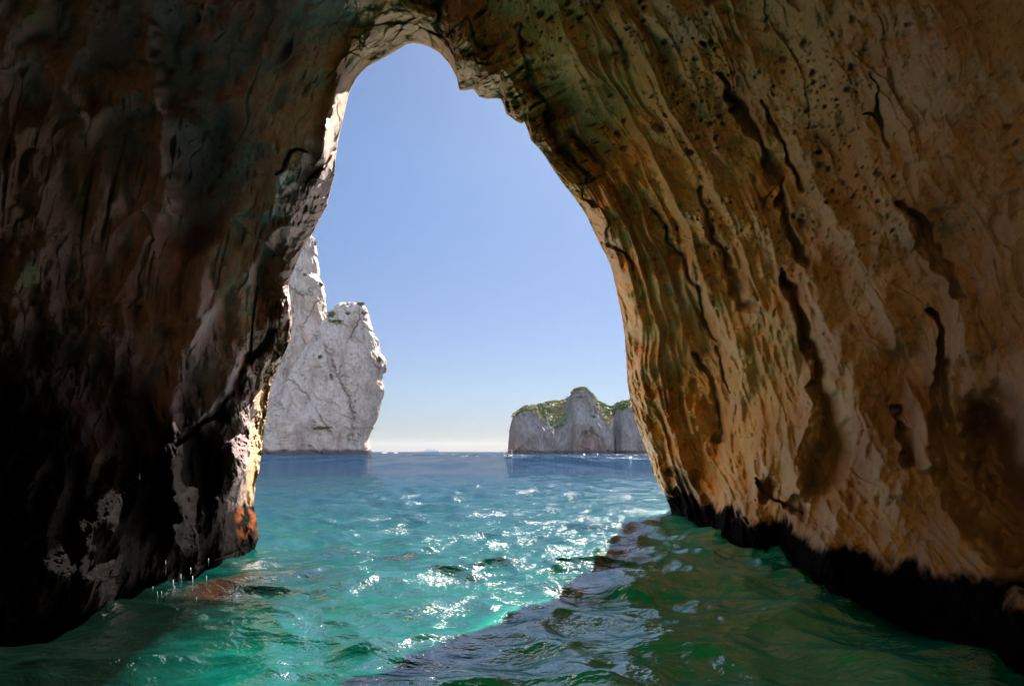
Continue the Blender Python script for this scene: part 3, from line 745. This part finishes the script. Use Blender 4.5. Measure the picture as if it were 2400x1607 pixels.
def leaf_blob(cs, radii, n, size, seed, name, mat, label=None, group=None, kind=None, cat=None):
    """leafy clump(s): small tilted quads spread through the volume of each ellipsoid"""
    rg = np.random.RandomState(seed); V = []; T = []
    for c, r in zip(cs, radii):
        m = max(12, int(n * r[0]))
        u = rg.normal(size=(m, 3)); u /= np.linalg.norm(u, axis=1)[:, None]
        rad = rg.uniform(0.45, 1.0, m) ** 0.6
        lump = 1 + 0.35 * noise3(u[:, 0] * 1.7 + c[0], u[:, 1] * 1.7, u[:, 2] * 1.7, 5)
        ctr = np.array(c) + u * rad[:, None] * lump[:, None] * np.array(r)
        a = rg.normal(size=(m, 3)); a /= np.linalg.norm(a, axis=1)[:, None]
        b = np.cross(a, rg.normal(size=(m, 3))); b /= np.linalg.norm(b, axis=1)[:, None]
        sz = size * rg.uniform(0.6, 1.4, m)[:, None]
        V.append(np.stack([ctr - a * sz, ctr + b * sz * 0.6, ctr + a * sz, ctr - b * sz * 0.6], 1).reshape(-1, 3))
    V = np.concatenate(V); n4 = len(V) // 4
    me = bpy.data.meshes.new(name); me.vertices.add(len(V))
    o = bpy.data.objects.new(name, me); org = V.mean(0); 
    me.vertices.foreach_set('co', (V - org).astype(np.float32).ravel()); o.location = org
    me.loops.add(n4 * 4); me.loops.foreach_set('vertex_index', np.arange(n4 * 4).astype(np.int32))
    me.polygons.add(n4); me.polygons.foreach_set('loop_start', (np.arange(n4) * 4).astype(np.int32)); me.polygons.foreach_set('loop_total', np.full(n4, 4, np.int32))
    me.update(); me.materials.append(mat); link(o)
    return tag(o, label, cat, group, kind)

def shrub(bv, px, py, w, h, label, seed):
    for k in range(12):
        p = hit(bv, px, py + k * 2)
        if p: break
    if p is None: return
    kk = p.y / F; rg = random.Random(seed); cs = []; rs = []
    for i in range(5):
        cs.append((p.x + rg.uniform(-0.4, 0.4) * w * kk, p.y + rg.uniform(-1, 1), p.z + k * 2 * kk * 0.6 + rg.uniform(-0.3, 0.3) * h * kk))
        rs.append((w * kk * rg.uniform(0.25, 0.4), w * kk * 0.35, h * kk * rg.uniform(0.25, 0.4)))
    leaf_blob(cs, rs, 90, 0.34, seed, 'shrub', M['shrub'], label, 'shrubs growing on the tall sea stack', None, 'shrub')

for a in [(bv_f, 776, 742, 20, 26, 'bushy green shrub in the notch between the two peaks of the stack', 1),
          (bv_f, 786, 752, 26, 10, 'dark low shrub just under the notch on the stack', 2),
          (bv_f, 846, 714, 15, 12, 'shrub on the upper right corner of the lower peak', 3),
          (bv_f, 852, 734, 11, 11, 'small yellow green shrub just below the top right corner of the lower peak', 4),
          (bv_f, 888, 842, 12, 14, 'yellow green shrub on the bulging right edge of the stack', 5),
          (bv_f, 815, 735, 12, 10, 'small shrub on the shaded face just below the lower summit', 6),
          (bv_f, 757, 1003, 34, 9, 'dark green shrub spread along the low ledge near the foot of the stack', 7),
          (bv_s, 716, 643, 9, 15, 'dark upright shrub on the pale face of the tall peak', 8),
          (bv_s, 737, 566, 12, 24, 'shrub clinging to the very tip of the tall peak', 9),
          (bv_s, 750, 665, 14, 10, 'small shrub on the stepped right edge of the tall peak', 10),
          (bv_f, 752, 836, 9, 9, 'tiny dark shrub in the middle of the pale stack face', 11),
          (bv_f, 776, 884, 8, 16, 'thin dark tuft growing from a crack in the stack face', 12)]:
    shrub(*a)

# ---- low green-topped islet
IS = np.array([ # px, lip py, crest py, offset of the cliff foot (m)
 (1189.5, 1052, 1050, 34), (1191, 1036, 1034, 24), (1194, 1005, 1001, 14), (1199, 987, 984, 9), (1206, 976, 968, 6), (1218, 968, 959, 3), (1231, 963, 951, 1), (1245, 962, 948, 0),
 (1257, 966, 946, 0), (1266, 978, 942, 1), (1275, 988, 939, 2), (1286, 996, 936, 3), (1296, 1002, 932, 4), (1303, 1006, 929, 5), (1310, 1005, 927, 5), (1321, 1000, 929, 4), (1332, 992, 927, 2),
 (1340, 975, 925, -1), (1343, 925, 917, -4), (1349, 918, 911, -5), (1356, 914, 908, -6), (1367, 913, 907, -6), (1376, 920, 910, -6), (1386, 930, 915, -5), (1394, 945, 922, -5), (1400, 955, 929, -4),
 (1409, 972, 935, -3), (1418, 985, 938, -3), (1428, 995, 941, -4), (1436, 990, 944, -1), (1441, 978, 946, 6), (1447, 970, 947, 13), (1454, 965, 943, 11), (1460, 962, 938, 4), (1468, 960, 936, 0), (1476, 955, 937, -2),
 (1500, 952, 935, -3), (1540, 955, 938, 0), (1580, 965, 950, 2), (1620, 985, 970, 6), (1660, 1015, 1005, 14), (1690, 1045, 1042, 30)], float)
def build_islet():
    Y0 = 480.0
    pxs = np.concatenate([np.linspace(1189.5, 1200, 30, endpoint=False), np.linspace(1200, 1480, 420, endpoint=False), np.linspace(1480, 1690, 90)])
    lip, crest, off = (np.interp(pxs, IS[:, 0], IS[:, i]) for i in (1, 2, 3))
    crest = crest + 1.2 * noise3(pxs * 0.09, 0, 0, 501) + 0.7 * noise3(pxs * 0.35, 0, 0, 502)
    off = smooth1(off, 3)
    k = Y0 / F
    zl = CAMH + (HY - lip) * k; zc = CAMH + (HY - crest) * k; zl = np.minimum(zl, zc - 0.3)
    nA, nB, nC = 170, 110, 12
    tA = np.linspace(0, 1, nA)[:, None]; tB = np.linspace(0, 1, nB + 1)[1:, None]; tC = np.linspace(0, 1, nC + 1)[1:, None]
    zA = -2 + (zl + 2) * tA; yA = Y0 + off + 7 * tA ** 2
    zB = zl + (zc - zl) * (1 - (1 - tB) ** 1.5); run = (zc - zl) * 1.1 + 7; yB = Y0 + off + 7 + run * tB
    zC = zc + (-2 - zc) * tC ** 2; yC = Y0 + off + 7 + run + 60 * tC
    Z = np.vstack([zA, zB, zC]); Y = np.vstack([yA, yB, yC]); PX = np.repeat(pxs[None], Z.shape[0], 0)
    X = (PX - HX) / F * Y0 + 0 * Z
    part = np.concatenate([np.zeros(nA), np.ones(nB), np.full(nC, 2)])[:, None] + 0 * Z
    py = HY - (Z - CAMH) / k
    # hollow at the foot of the buttress
    hol = np.clip(1 - ((PX - 1380) / 28) ** 2 - np.clip((1062 - py) / 62, 0, 2) ** 2.2, 0, 1)
    hol = sstep(0, 0.6, hol + 0.25 * noise3(PX * 0.12, 0, py * 0.07, 509) * (hol > 0))
    d = 2.6 * ridged(X * 0.08 + 0.3 * noise3(X * 0.1, 0, Z * 0.1, 508), Y * 0.05, Z * 0.022, 4, 511) + 2.0 * (cell2((X * 0.12 + Z * 0.03).astype(np.float32), (Z * 0.06).astype(np.float32), 51)[1] - 0.5) + 1.6 * fbm(X * 0.22, Y * 0.2, Z * 0.07, 4, 515) + 0.5 * fbm(X * 0.7, Y * 0.7, Z * 0.3, 3, 519)
    ends = sstep(0, 14, (PX - 1189.5)) * sstep(1690, 1650, PX)
    Y = Y - d * (0.3 + 0.7 * ends) * np.where(part == 0, 1, 0.5) + hol * 4
    Z = Z + np.where(part >= 1, 0.9 * fbm(X * 0.25, Y * 0.25, 0, 3, 523), 0)
    X = X * (Y / Y0) ** 0.0
    P = np.stack([X, Y, Z], -1)
    N = normals_of(P); up = np.abs(N[..., 2])
    veg = sstep(0.25, 0.6, up + 0.35 * noise3(X * 0.15, Y * 0.15, Z * 0.15, 531)) * sstep(14, 24, Z) * (part >= 1)
    veg = np.maximum(veg, sstep(0.5, 0.8, up) * sstep(20, 30, Z) * 0.7)
    col = np.zeros(P.shape[:2] + (4,)); col[..., 0] = veg; col[..., 2] = 0.85
    redm = sstep(-0.1, 0.4, noise3(X * 0.07, 0, Z * 0.03, 541)) * sstep(24, 8, Z) * 1.0
    col[..., 1] = np.maximum(hol * 0.9, redm); col[..., 3] = sstep(3.6, 2.0, Z + 0.6 * noise3(X * 0.2, 0, Z * 0.2, 543))
    o = grid_mesh('rock_islet', P, M['far_rock'], cols=col)
    tag(o, 'low grey cliffed islet with green scrub on top, far off beside the right cave wall', 'islet')
    # scrub clumps
    rg = np.random.RandomState(5)
    m = (veg > 0.35) & (PX < 1500)
    ii = np.argwhere(m); green = []; dry = []
    for _ in range(760):
        r_, c_ = ii[rg.randint(len(ii))]; p = P[r_, c_]
        s_ = rg.uniform(0.7, 1.9)
        (green if noise3(p[0] * 0.08, p[1] * 0.08, 0.5, 551) + rg.normal(0, 0.12) > -0.12 else dry).append((p + np.array([0, 0, s_ * 0.3]), (s_ * 1.3, s_ * 1.2, s_ * 0.75)))
    for lst, nm, mt, lb in ((green, 'green_scrub', M['scrub'], 'dense green scrub covering the top of the low islet'), (dry, 'dry_scrub', M['scrub_dry'], 'yellowed dry scrub between the green bushes on the low islet')):
        leaf_blob([a for a, b in lst], [b for a, b in lst], 34, 0.42, 9, nm, mt, lb, None, 'stuff', 'scrub')
build_islet()

# ------------------------------------------------------------------ boats, ship, buoys
M['white_hull'] = simple('white_hull_paint', (0.80, 0.78, 0.72), 0.3)
M['dark_hull'] = simple('dark_antifouling', (0.05, 0.045, 0.045), 0.5)
M['navy_canvas'] = simple('navy_canvas', (0.035, 0.035, 0.13), 0.8)
M['steel'] = simple('steel_tube', (0.55, 0.55, 0.56), 0.3, 0.8)
M['black'] = simple('black_plastic', (0.02, 0.02, 0.022), 0.4)
M['cream'] = simple('cream_cushion', (0.70, 0.62, 0.45), 0.8)
M['wood'] = simple('varnished_wood', (0.35, 0.18, 0.07), 0.4)
M['skin'] = simple('tanned_skin', (0.62, 0.27, 0.16), 0.55)
M['red_cloth'] = simple('coral_swimwear', (0.70, 0.18, 0.10), 0.8)
M['dark_cloth'] = simple('dark_swimwear', (0.03, 0.03, 0.05), 0.8)
M['hair'] = simple('brown_hair', (0.07, 0.04, 0.02), 0.7)
M['buoy'] = simple('white_buoy', (0.85, 0.84, 0.82), 0.35)
M['ship_white'] = simple('ship_white_paint', (0.22, 0.23, 0.27), 0.6)
M['glass'] = simple('smoked_windscreen', (0.10, 0.12, 0.14), 0.1)

def from_bm(bm, name, mat, parent=None, smooth=False):
    me = bpy.data.meshes.new(name); bmesh.ops.recalc_face_normals(bm, faces=bm.faces); bm.to_mesh(me); bm.free()
    for p in me.polygons: p.use_smooth = smooth
    me.materials.append(mat); return link(bpy.data.objects.new(name, me), parent)

def add_box(bm, c, s, rz=0):
    r = bmesh.ops.create_cube(bm, size=1)['verts']
    m = Matrix.Translation(c) @ Matrix.Rotation(rz, 4, 'Z') @ Matrix.Diagonal((*s, 1))
    bmesh.ops.transform(bm, matrix=m, verts=r); return r

def add_tube(bm, pts, rad, n=6):
    rings = []
    for i, p in enumerate(pts):
        p = Vector(p); a = Vector(pts[max(i - 1, 0)]); b = Vector(pts[min(i + 1, len(pts) - 1)])
        t = (b - a).normalized(); q = t.to_track_quat('Z', 'Y')
        rings.append([bm.verts.new(p + q @ Vector((math.cos(k * 2 * math.pi / n) * rad, math.sin(k * 2 * math.pi / n) * rad, 0))) for k in range(n)])
    for a, b in zip(rings[:-1], rings[1:]):
        for k in range(n): bm.faces.new((a[k], a[(k + 1) % n], b[(k + 1) % n], b[k]))
    bm.faces.new(rings[0][::-1]); bm.faces.new(rings[-1])

def hull_rings(L, B, H, keel, rows, flare=1.12, rake=0.12, n=18):
    """hull from stern (y=-L/2) to bow (y=+L/2)"""
    out = []
    for i in range(n + 1):
        u = i / n; y = -L / 2 + L * u
        wdt = B / 2 * (1 - max(0, (u - 0.45) / 0.55) ** 2.4) * (0.92 + 0.08 * min(1, u * 4))
        sheer = H * (1 + 0.28 * u ** 2.5)
        ring = []
        for v in rows:
            w_ = wdt * (0.12 + 0.88 * v ** 0.45) if v > 0 else 0
            zz = keel * (1 - u ** 4 * 0.9) + (sheer - keel * (1 - u ** 4 * 0.9)) * v
            ring.append((w_, y + rake * L * 0.5 * v * u ** 6, zz))
        out.append(ring)
    return out

def build_hull(name, L, B, H, keel, v0, v1, mat, parent, cap=False, grow=0.0):
    rows = np.linspace(v0, v1, 7); R_ = hull_rings(L, B, H, keel, rows); bm = bmesh.new(); g = []
    for ring in R_:
        left = [bm.verts.new((-w_ - grow, y, z)) for w_, y, z in reversed(ring)]
        right = [bm.verts.new((w_ + grow, y, z)) for w_, y, z in ring]
        g.append(left + right)
    for a, b in zip(g[:-1], g[1:]):
        for k in range(len(a) - 1): bm.faces.new((a[k], a[k + 1], b[k + 1], b[k]))
    bm.faces.new(g[0]); bm.faces.new(g[-1][::-1])
    if cap:
        for a, b in zip(g[:-1], g[1:]): bm.faces.new((a[-1], a[0], b[0], b[-1]))
    return from_bm(bm, name, mat, parent, True)

def person(loc, rz, pose, label, cloth, seed=0, scale=1.0):
    """one continuous skinned body; pose 'sit' or 'stand'"""
    if pose == 'sit':
        J = dict(pel=(0, 0, 0.10), sp=(0, -0.04, 0.32), ch=(0, -0.05, 0.50), nk=(0, -0.03, 0.62), hd=(0, -0.01, 0.74), tp=(0, 0, 0.84),
                 ls=(-0.18, -0.04, 0.55), le=(-0.26, 0.04, 0.32), lw=(-0.20, 0.26, 0.26), lh=(-0.17, 0.34, 0.25),
                 rs=(0.18, -0.04, 0.55), re=(0.30, -0.10, 0.34), rw=(0.34, -0.02, 0.12), rh=(0.34, 0.03, 0.05),
                 lp=(-0.10, 0.03, 0.10), lk=(-0.15, 0.44, 0.16), la=(-0.16, 0.50, -0.26), lf=(-0.17, 0.64, -0.30),
                 rp=(0.10, 0.03, 0.10), rk=(0.16, 0.44, 0.18), ra=(0.18, 0.56, -0.24), rf=(0.19, 0.70, -0.29))
    else:
        J = dict(pel=(0, 0, 0.92), sp=(0, -0.01, 1.12), ch=(0, 0, 1.32), nk=(0, 0, 1.46), hd=(0, 0.02, 1.58), tp=(0, 0.02, 1.69),
                 ls=(-0.19, 0, 1.40), le=(-0.27, 0.06, 1.14), lw=(-0.24, 0.30, 1.08), lh=(-0.22, 0.38, 1.08),
                 rs=(0.19, 0, 1.40), re=(0.27, 0.04, 1.13), rw=(0.24, 0.28, 1.06), rh=(0.22, 0.36, 1.07),
                 lp=(-0.10, 0, 0.90), lk=(-0.12, 0.03, 0.50), la=(-0.13, 0, 0.08), lf=(-0.14, 0.14, 0.03),
                 rp=(0.10, 0, 0.90), rk=(0.12, 0.03, 0.50), ra=(0.13, 0, 0.08), rf=(0.14, 0.14, 0.03))
    Rr = dict(pel=.13, sp=.12, ch=.14, nk=.055, hd=.095, tp=.07, ls=.062, le=.042, lw=.030, lh=.030, rs=.062, re=.042, rw=.030, rh=.030,
              lp=.09, lk=.062, la=.042, lf=.035, rp=.09, rk=.062, ra=.042, rf=.035)
    E = [('pel', 'sp'), ('sp', 'ch'), ('ch', 'nk'), ('nk', 'hd'), ('hd', 'tp'), ('ch', 'ls'), ('ls', 'le'), ('le', 'lw'), ('lw', 'lh'), ('ch', 'rs'), ('rs', 're'),
         ('re', 'rw'), ('rw', 'rh'), ('pel', 'lp'), ('lp', 'lk'), ('lk', 'la'), ('la', 'lf'), ('pel', 'rp'), ('rp', 'rk'), ('rk', 'ra'), ('ra', 'rf')]
    names = list(J); V = [J[k] for k in names]; ED = [(names.index(a), names.index(b)) for a, b in E]
    # fingers: five short chains from each hand
    rad = [Rr[k] for k in names]
    for side, hn in ((-1, 'lh'), (1, 'rh')):
        h = Vector(J[hn]); w_ = Vector(J[hn[0] + 'w']); d = (h - w_).normalized(); sx_ = Vector((side, 0, 0))
        for q, (off, ln) in enumerate(((-0.03, .07), (-0.01, .08), (0.01, .075), (0.03, .06))):
            a = h + sx_ * off; b = a + d * ln * 0.55; c_ = b + d * ln * 0.4 + Vector((0, 0, -0.02))
            i0 = len(V); V += [tuple(b), tuple(c_)]; rad += [.009, .008]; ED += [(names.index(hn), i0), (i0, i0 + 1)]
        b = h - sx_ * 0.05 + d * 0.01; i0 = len(V); V += [tuple(b), tuple(b + d * 0.03)]; rad += [.011, .009]; ED += [(names.index(hn), i0), (i0, i0 + 1)]
    me = bpy.data.meshes.new('person'); me.from_pydata(V, ED, []); me.update()
    o = link(bpy.data.objects.new('person', me)); o.location = loc; o.rotation_euler = (0, 0, rz); o.scale = (scale,) * 3
    md = o.modifiers.new('Skin', 'SKIN'); md.use_smooth_shade = True
    sv = me.skin_vertices[0].data
    for i, r_ in enumerate(rad): sv[i].radius = (r_, r_)
    sv[0].use_root = True
    sb = o.modifiers.new('Sub', 'SUBSURF'); sb.levels = 1; sb.render_levels = 2
    me.materials.append(M['skin'])
    tag(o, label, 'person')
    hd = Vector(J['hd'])
    bm = bmesh.new(); r = bmesh.ops.create_uvsphere(bm, u_segments=14, v_segments=10, radius=0.108)['verts']
    bmesh.ops.transform(bm, matrix=Matrix.Translation(hd + Vector((0, -0.02, 0.045))) @ Matrix.Diagonal((0.95, 1.05, 1.0, 1)), verts=r)
    bmesh.ops.delete(bm, geom=[v for v in bm.verts if v.co.y > hd.y + 0.055 and v.co.z < hd.z + 0.09 or v.co.z < hd.z - 0.03], context='VERTS')
    from_bm(bm, 'hair', M['hair'], o, True)
    bm = bmesh.new()                                        # nose, eyes and mouth on one face piece
    for c_, s_ in (((0, 0.10, 0.0), (0.018, 0.03, 0.03)), ((-0.034, 0.092, 0.018), (0.02, 0.01, 0.01)), ((0.034, 0.092, 0.018), (0.02, 0.01, 0.01)), ((0, 0.09, -0.038), (0.04, 0.012, 0.01))):
        add_box(bm, hd + Vector(c_), s_)
    from_bm(bm, 'face', M['dark_cloth'], o)
    bm = bmesh.new(); z0 = J['pel'][2]                      # shorts / swimsuit following the hips
    r = bmesh.ops.create_uvsphere(bm, u_segments=14, v_segments=8, radius=1)['verts']
    bmesh.ops.transform(bm, matrix=Matrix.Translation((0, 0.01, z0 + 0.01)) @ Matrix.Diagonal((0.205, 0.17, 0.13, 1)), verts=r)
    from_bm(bm, 'shorts', M[cloth], o, True)
    return o

def motor_boat(loc, rz, L, B, label, hullmat, canopy_h, group=None, outboard=True):
    root = empty('motor_boat', loc, rz); tag(root, label, 'motorboat', group)
    H = 0.72
    build_hull('hull', L, B, H, -0.35, 0.0, 1.0, M[hullmat], root)
    build_hull('bottom_paint', L, B, H, -0.35, 0.0, 0.52, M['dark_hull'], root, grow=0.012)
    bm = bmesh.new(); R_ = hull_rings(L, B, H, -0.35, [1.0])       # foredeck and side decks with an open cockpit
    pts = [(r_[0][0] * 0.99, r_[0][1], r_[0][2] - 0.01) for r_ in R_]
    ks = [i for i in range(len(pts))]
    for i in ks[:-1]:
        a, b = pts[i], pts[i + 1]; u = i / len(pts)
        for sg in (-1, 1):
            ia, ib = (0, 0) if u > 0.58 else (max(a[0] - 0.18, 0), max(b[0] - 0.18, 0))
            vs = [bm.verts.new((sg * a[0], a[1], a[2])), bm.verts.new((sg * b[0], b[1], b[2])), bm.verts.new((sg * ib, b[1], b[2] + 0.03)), bm.verts.new((sg * ia, a[1], a[2] + 0.03))]
            if len({tuple(round(x, 5) for x in v.co) for v in vs}) == 4: bm.faces.new(vs)
    from_bm(bm, 'deck', M['white_hull'], root)
    bm = bmesh.new(); add_box(bm, (0, -L * 0.1, 0.16), (B * 0.74, L * 0.72, 0.04)); from_bm(bm, 'cockpit_floor', M['wood'], root)
    for yy, dd in ((-L * 0.36, 0.5), (0.02 * L, 0.45)):
        bm = bmesh.new(); add_box(bm, (0, yy, 0.33), (B * 0.66, dd, 0.3)); add_box(bm, (0, yy - dd * 0.42, 0.58), (B * 0.64, 0.1, 0.28))
        bmesh.ops.bevel(bm, geom=list(bm.edges), offset=0.03, segments=2, affect='EDGES')
        from_bm(bm, 'seat', M['cream'], root)
    bm = bmesh.new()
    vs = [bm.verts.new(p) for p in ((-B * .36, L * .14, H), (B * .36, L * .14, H), (B * .28, L * .08, H + .42), (-B * .28, L * .08, H + .42))]; bm.faces.new(vs)
    bmesh.ops.solidify(bm, geom=list(bm.faces), thickness=0.02); from_bm(bm, 'windscreen', M['glass'], root)
    if canopy_h:
        bm = bmesh.new(); hw = B * 0.47
        for yy in (-L * 0.30, L * 0.06):
            add_tube(bm, [(-hw, yy, H), (-hw * 0.99, yy, canopy_h - 0.25), (-hw * 0.85, yy, canopy_h - 0.03), (hw * 0.85, yy, canopy_h - 0.03), (hw * 0.99, yy, canopy_h - 0.25), (hw, yy, H)], 0.03)
        for sg in (-1, 1): add_tube(bm, [(sg * hw * .98, -L * 0.30, H + 0.1), (sg * hw * .9, L * .06, canopy_h - 0.1)], 0.022)
        from_bm(bm, 'canopy_frame', M['steel'], root)
        bm = bmesh.new(); rings = []
        for yy in np.linspace(-L * 0.32, L * 0.09, 6):
            rings.append([bm.verts.new((x * hw * 0.96, yy, canopy_h + 0.07 * (1 - x * x) - 0.10 * abs(x) ** 6)) for x in np.linspace(-1, 1, 11)])
        for a, b in zip(rings[:-1], rings[1:]):
            for k in range(10): bm.faces.new((a[k], a[k + 1], b[k + 1], b[k]))
        bmesh.ops.solidify(bm, geom=list(bm.faces), thickness=0.03); from_bm(bm, 'canopy', M['navy_canvas'], root, True)
    if outboard:
        bm = bmesh.new(); add_box(bm, (0.1, -L / 2 - 0.22, 0.72), (0.36, 0.46, 0.42)); add_box(bm, (0.1, -L / 2 - 0.2, 0.2), (0.16, 0.22, 0.8)); add_box(bm, (0.1, -L / 2 - 0.12, 0.55), (0.22, 0.3, 0.12))
        bmesh.ops.bevel(bm, geom=list(bm.edges), offset=0.04, segments=2, affect='EDGES'); from_bm(bm, 'outboard_motor', M['black'], root)
    return root

def at(px, py):
    Y = CAMH * F / (py - HY); return ((px - HX) / F * Y, Y)

x, y = at(1192, 1071.5); rzb = math.radians(-9)
motor_boat((x, y, 0), rzb, 5.4, 2.5, 'small white motorboat with a navy canopy near the islet', 'white_hull', 2.35)
def inb(lx, ly, lz): c, s_ = math.cos(rzb), math.sin(rzb); return (x + lx * c - ly * s_, y + lx * s_ + ly * c, lz)
person(inb(-0.35, -1.95, 0.50), rzb + 2.6, 'sit', 'tanned person in coral shorts sitting at the left of the white motorboat', 'red_cloth')
person(inb(0.62, -1.90, 0.50), rzb + 3.6, 'sit', 'tanned person in dark shorts sitting at the right of the white motorboat', 'dark_cloth')
person(inb(0.05, 0.10, 0.50), rzb + 0.1, 'sit', 'person at the helm of the white motorboat under the canopy', 'red_cloth')

x2, y2 = at(921, 1060.6)
motor_boat((x2, y2, 0), math.radians(12), 6.5, 2.7, 'tiny dark motorboat with a canopy out near the horizon', 'dark_hull', 3.3)
person((x2, y2 - 0.5, 0.4), 0, 'stand', 'person standing in the tiny dark motorboat near the horizon', 'dark_cloth', scale=1.25)

def foam(cx, cy_, lx, ly, seed, label):
    rg = np.random.RandomState(seed); V = []; Fc = []
    for i in range(70):
        a = rg.uniform(-1, 1); b = rg.normal(0, 0.4) * (1 - 0.5 * abs(a)); px_, py_ = cx + a * lx, cy_ + b * ly; s_ = rg.uniform(0.2, 0.8); h = rg.uniform(0.1, 0.42)
        k = len(V); n = 7
        for j in range(n): t = j * 2 * math.pi / n; q = s_ * rg.uniform(0.7, 1.2); V.append((px_ + math.cos(t) * q * 1.7, py_ + math.sin(t) * q, 0.0))
        V.append((px_, py_, h))
        for j in range(n): Fc.append((k + j, k + (j + 1) % n, k + n))
    me = bpy.data.meshes.new('wake_foam'); me.from_pydata(V, [], Fc); me.update(); me.materials.append(M['buoy'])
    tag(link(bpy.data.objects.new('wake_foam', me)), label, 'foam', None, 'stuff')
kx = y2 / F
foam((902 - HX) * kx, y2, 3.6, 1.5, 1, 'white wake foam left of the tiny dark motorboat')
foam((928.5 - HX) * kx, y2 - 3, 2.2, 1.5, 2, 'white foam right of the tiny dark motorboat')

def buoy(px, py, diam, label):
    bx_, by_ = at(px, py + diam * 0.5 * F / at(px, py)[1] * 0.6)
    root = empty('buoy', (bx_, by_, 0)); tag(root, label, 'buoy', 'white mooring buoys before the islet')
    bm = bmesh.new(); bmesh.ops.create_uvsphere(bm, u_segments=20, v_segments=14, radius=diam / 2)
    bmesh.ops.transform(bm, matrix=Matrix.Translation((0, 0, diam * 0.28)), verts=bm.verts); from_bm(bm, 'float', M['buoy'], root, True)
    bm = bmesh.new(); add_tube(bm, [(-0.05, 0, diam * .76), (-0.05, 0, diam * .86), (0, 0, diam * .9), (0.05, 0, diam * .86), (0.05, 0, diam * .76)], 0.014); from_bm(bm, 'mooring_ring', M['steel'], root)
buoy(1478, 1073, 0.75, 'largest white buoy, close to the right cave wall')
buoy(1369, 1065.8, 1.05, 'white buoy in front of the hollow in the islet')
buoy(1400.5, 1063.6, 0.85, 'smallest white buoy, at the foot of the islet')

def cruise_ship():
    Y = 8300.0; k = Y / F; x0 = (992.3 - HX) * k; x1 = (1029.3 - HX) * k; L = x1 - x0
    root = empty('cruise_ship', ((x0 + x1) / 2, Y, 0), math.radians(90)); tag(root, 'pale cruise ship far away on the horizon', 'ship')
    build_hull('hull', L, 30, 17, -3, 0.0, 1.0, M['ship_white'], root, cap=True)
    bm = bmesh.new()
    tiers = [(-0.44, 0.34, 17, 5, 27), (-0.36, 0.33, 22, 5, 26), (-0.18, 0.32, 27, 4.5, 25), (-0.10, 0.30, 31.5, 4.0, 24), (-0.08, 0.38, 35.5, 3.5, 22), (0.16, 0.33, 39, 3, 18)]
    for a, b, z, h, wd in tiers: add_box(bm, (0, (a + b) / 2 * L, z + h / 2 - 0.6), (wd, (b - a) * L, h))
    from_bm(bm, 'superstructure', M['ship_white'], root)
    bm = bmesh.new()
    v = [bm.verts.new(p) for sx_ in (-5, 5) for p in ((sx_, -0.20 * L, 27), (sx_, -0.30 * L, 27), (sx_, -0.33 * L, 41), (sx_, -0.28 * L, 42.5))]
    for f in ((0, 1, 2, 3), (7, 6, 5, 4), (0, 4, 5, 1), (1, 5, 6, 2), (2, 6, 7, 3), (3, 7, 4, 0)): bm.faces.new([v[i] for i in f])
    from_bm(bm, 'funnel', M['ship_white'], root)
    bm = bmesh.new(); add_box(bm, (0, -0.455 * L, 27), (14, 9, 12)); from_bm(bm, 'stern_deckhouse', M['ship_white'], root)
    bm = bmesh.new(); add_tube(bm, [(0, 0.28 * L, 41), (0, 0.275 * L, 50)], 0.9); add_box(bm, (0, 0.278 * L, 46), (7, 1, 1)); from_bm(bm, 'mast', M['ship_white'], root)
cruise_ship()

# ------------------------------------------------------------------ dripping water off the damp foot of the left wall
def drips():
    rg = np.random.RandomState(12); bm = bmesh.new()
    for i in range(12):
        px = rg.uniform(350, 500); Y = 5.9 + (px - 350) / 190 * 1.3 + rg.uniform(-0.3, 0.3)
        xx = (px - HX) / F * Y - 0.02; z = rg.uniform(0.05, 0.45); ln = rg.uniform(0.04, 0.2)
        add_tube(bm, [(xx, Y, z + ln), (xx + 0.003, Y, z + ln * 0.5), (xx, Y, z)], rg.uniform(0.001, 0.0025), 5)
    m = NT('drip_water'); m.b.inputs['Base Color'].default_value = (0.75, 0.82, 0.88, 1); m.b.inputs['Roughness'].default_value = 0.08; m.b.inputs['Transmission Weight'].default_value = 0.4
    o = from_bm(bm, 'dripping_water', m.m, None, True); tag(o, 'thin drips of water falling at the damp foot of the left cave wall', 'water drips', None, 'stuff')
drips()

# ------------------------------------------------------------------ haze
bm = bmesh.new(); add_box(bm, (0, 0, 87), (24400, 24400, 190))
hz = NT('sea_haze'); hz.t.nodes.remove(hz.b)
pv = hz.t.nodes.new('ShaderNodeVolumePrincipled'); pv.inputs['Color'].default_value = (0.86, 0.90, 0.97, 1); pv.inputs['Density'].default_value = 0.000012; pv.inputs['Anisotropy'].default_value = 0.2
hz.t.links.new(pv.outputs[0], hz.out.inputs['Volume'])
tag(from_bm(bm, 'haze', hz.m), 'thin pale sea haze', 'haze', None, 'stuff')
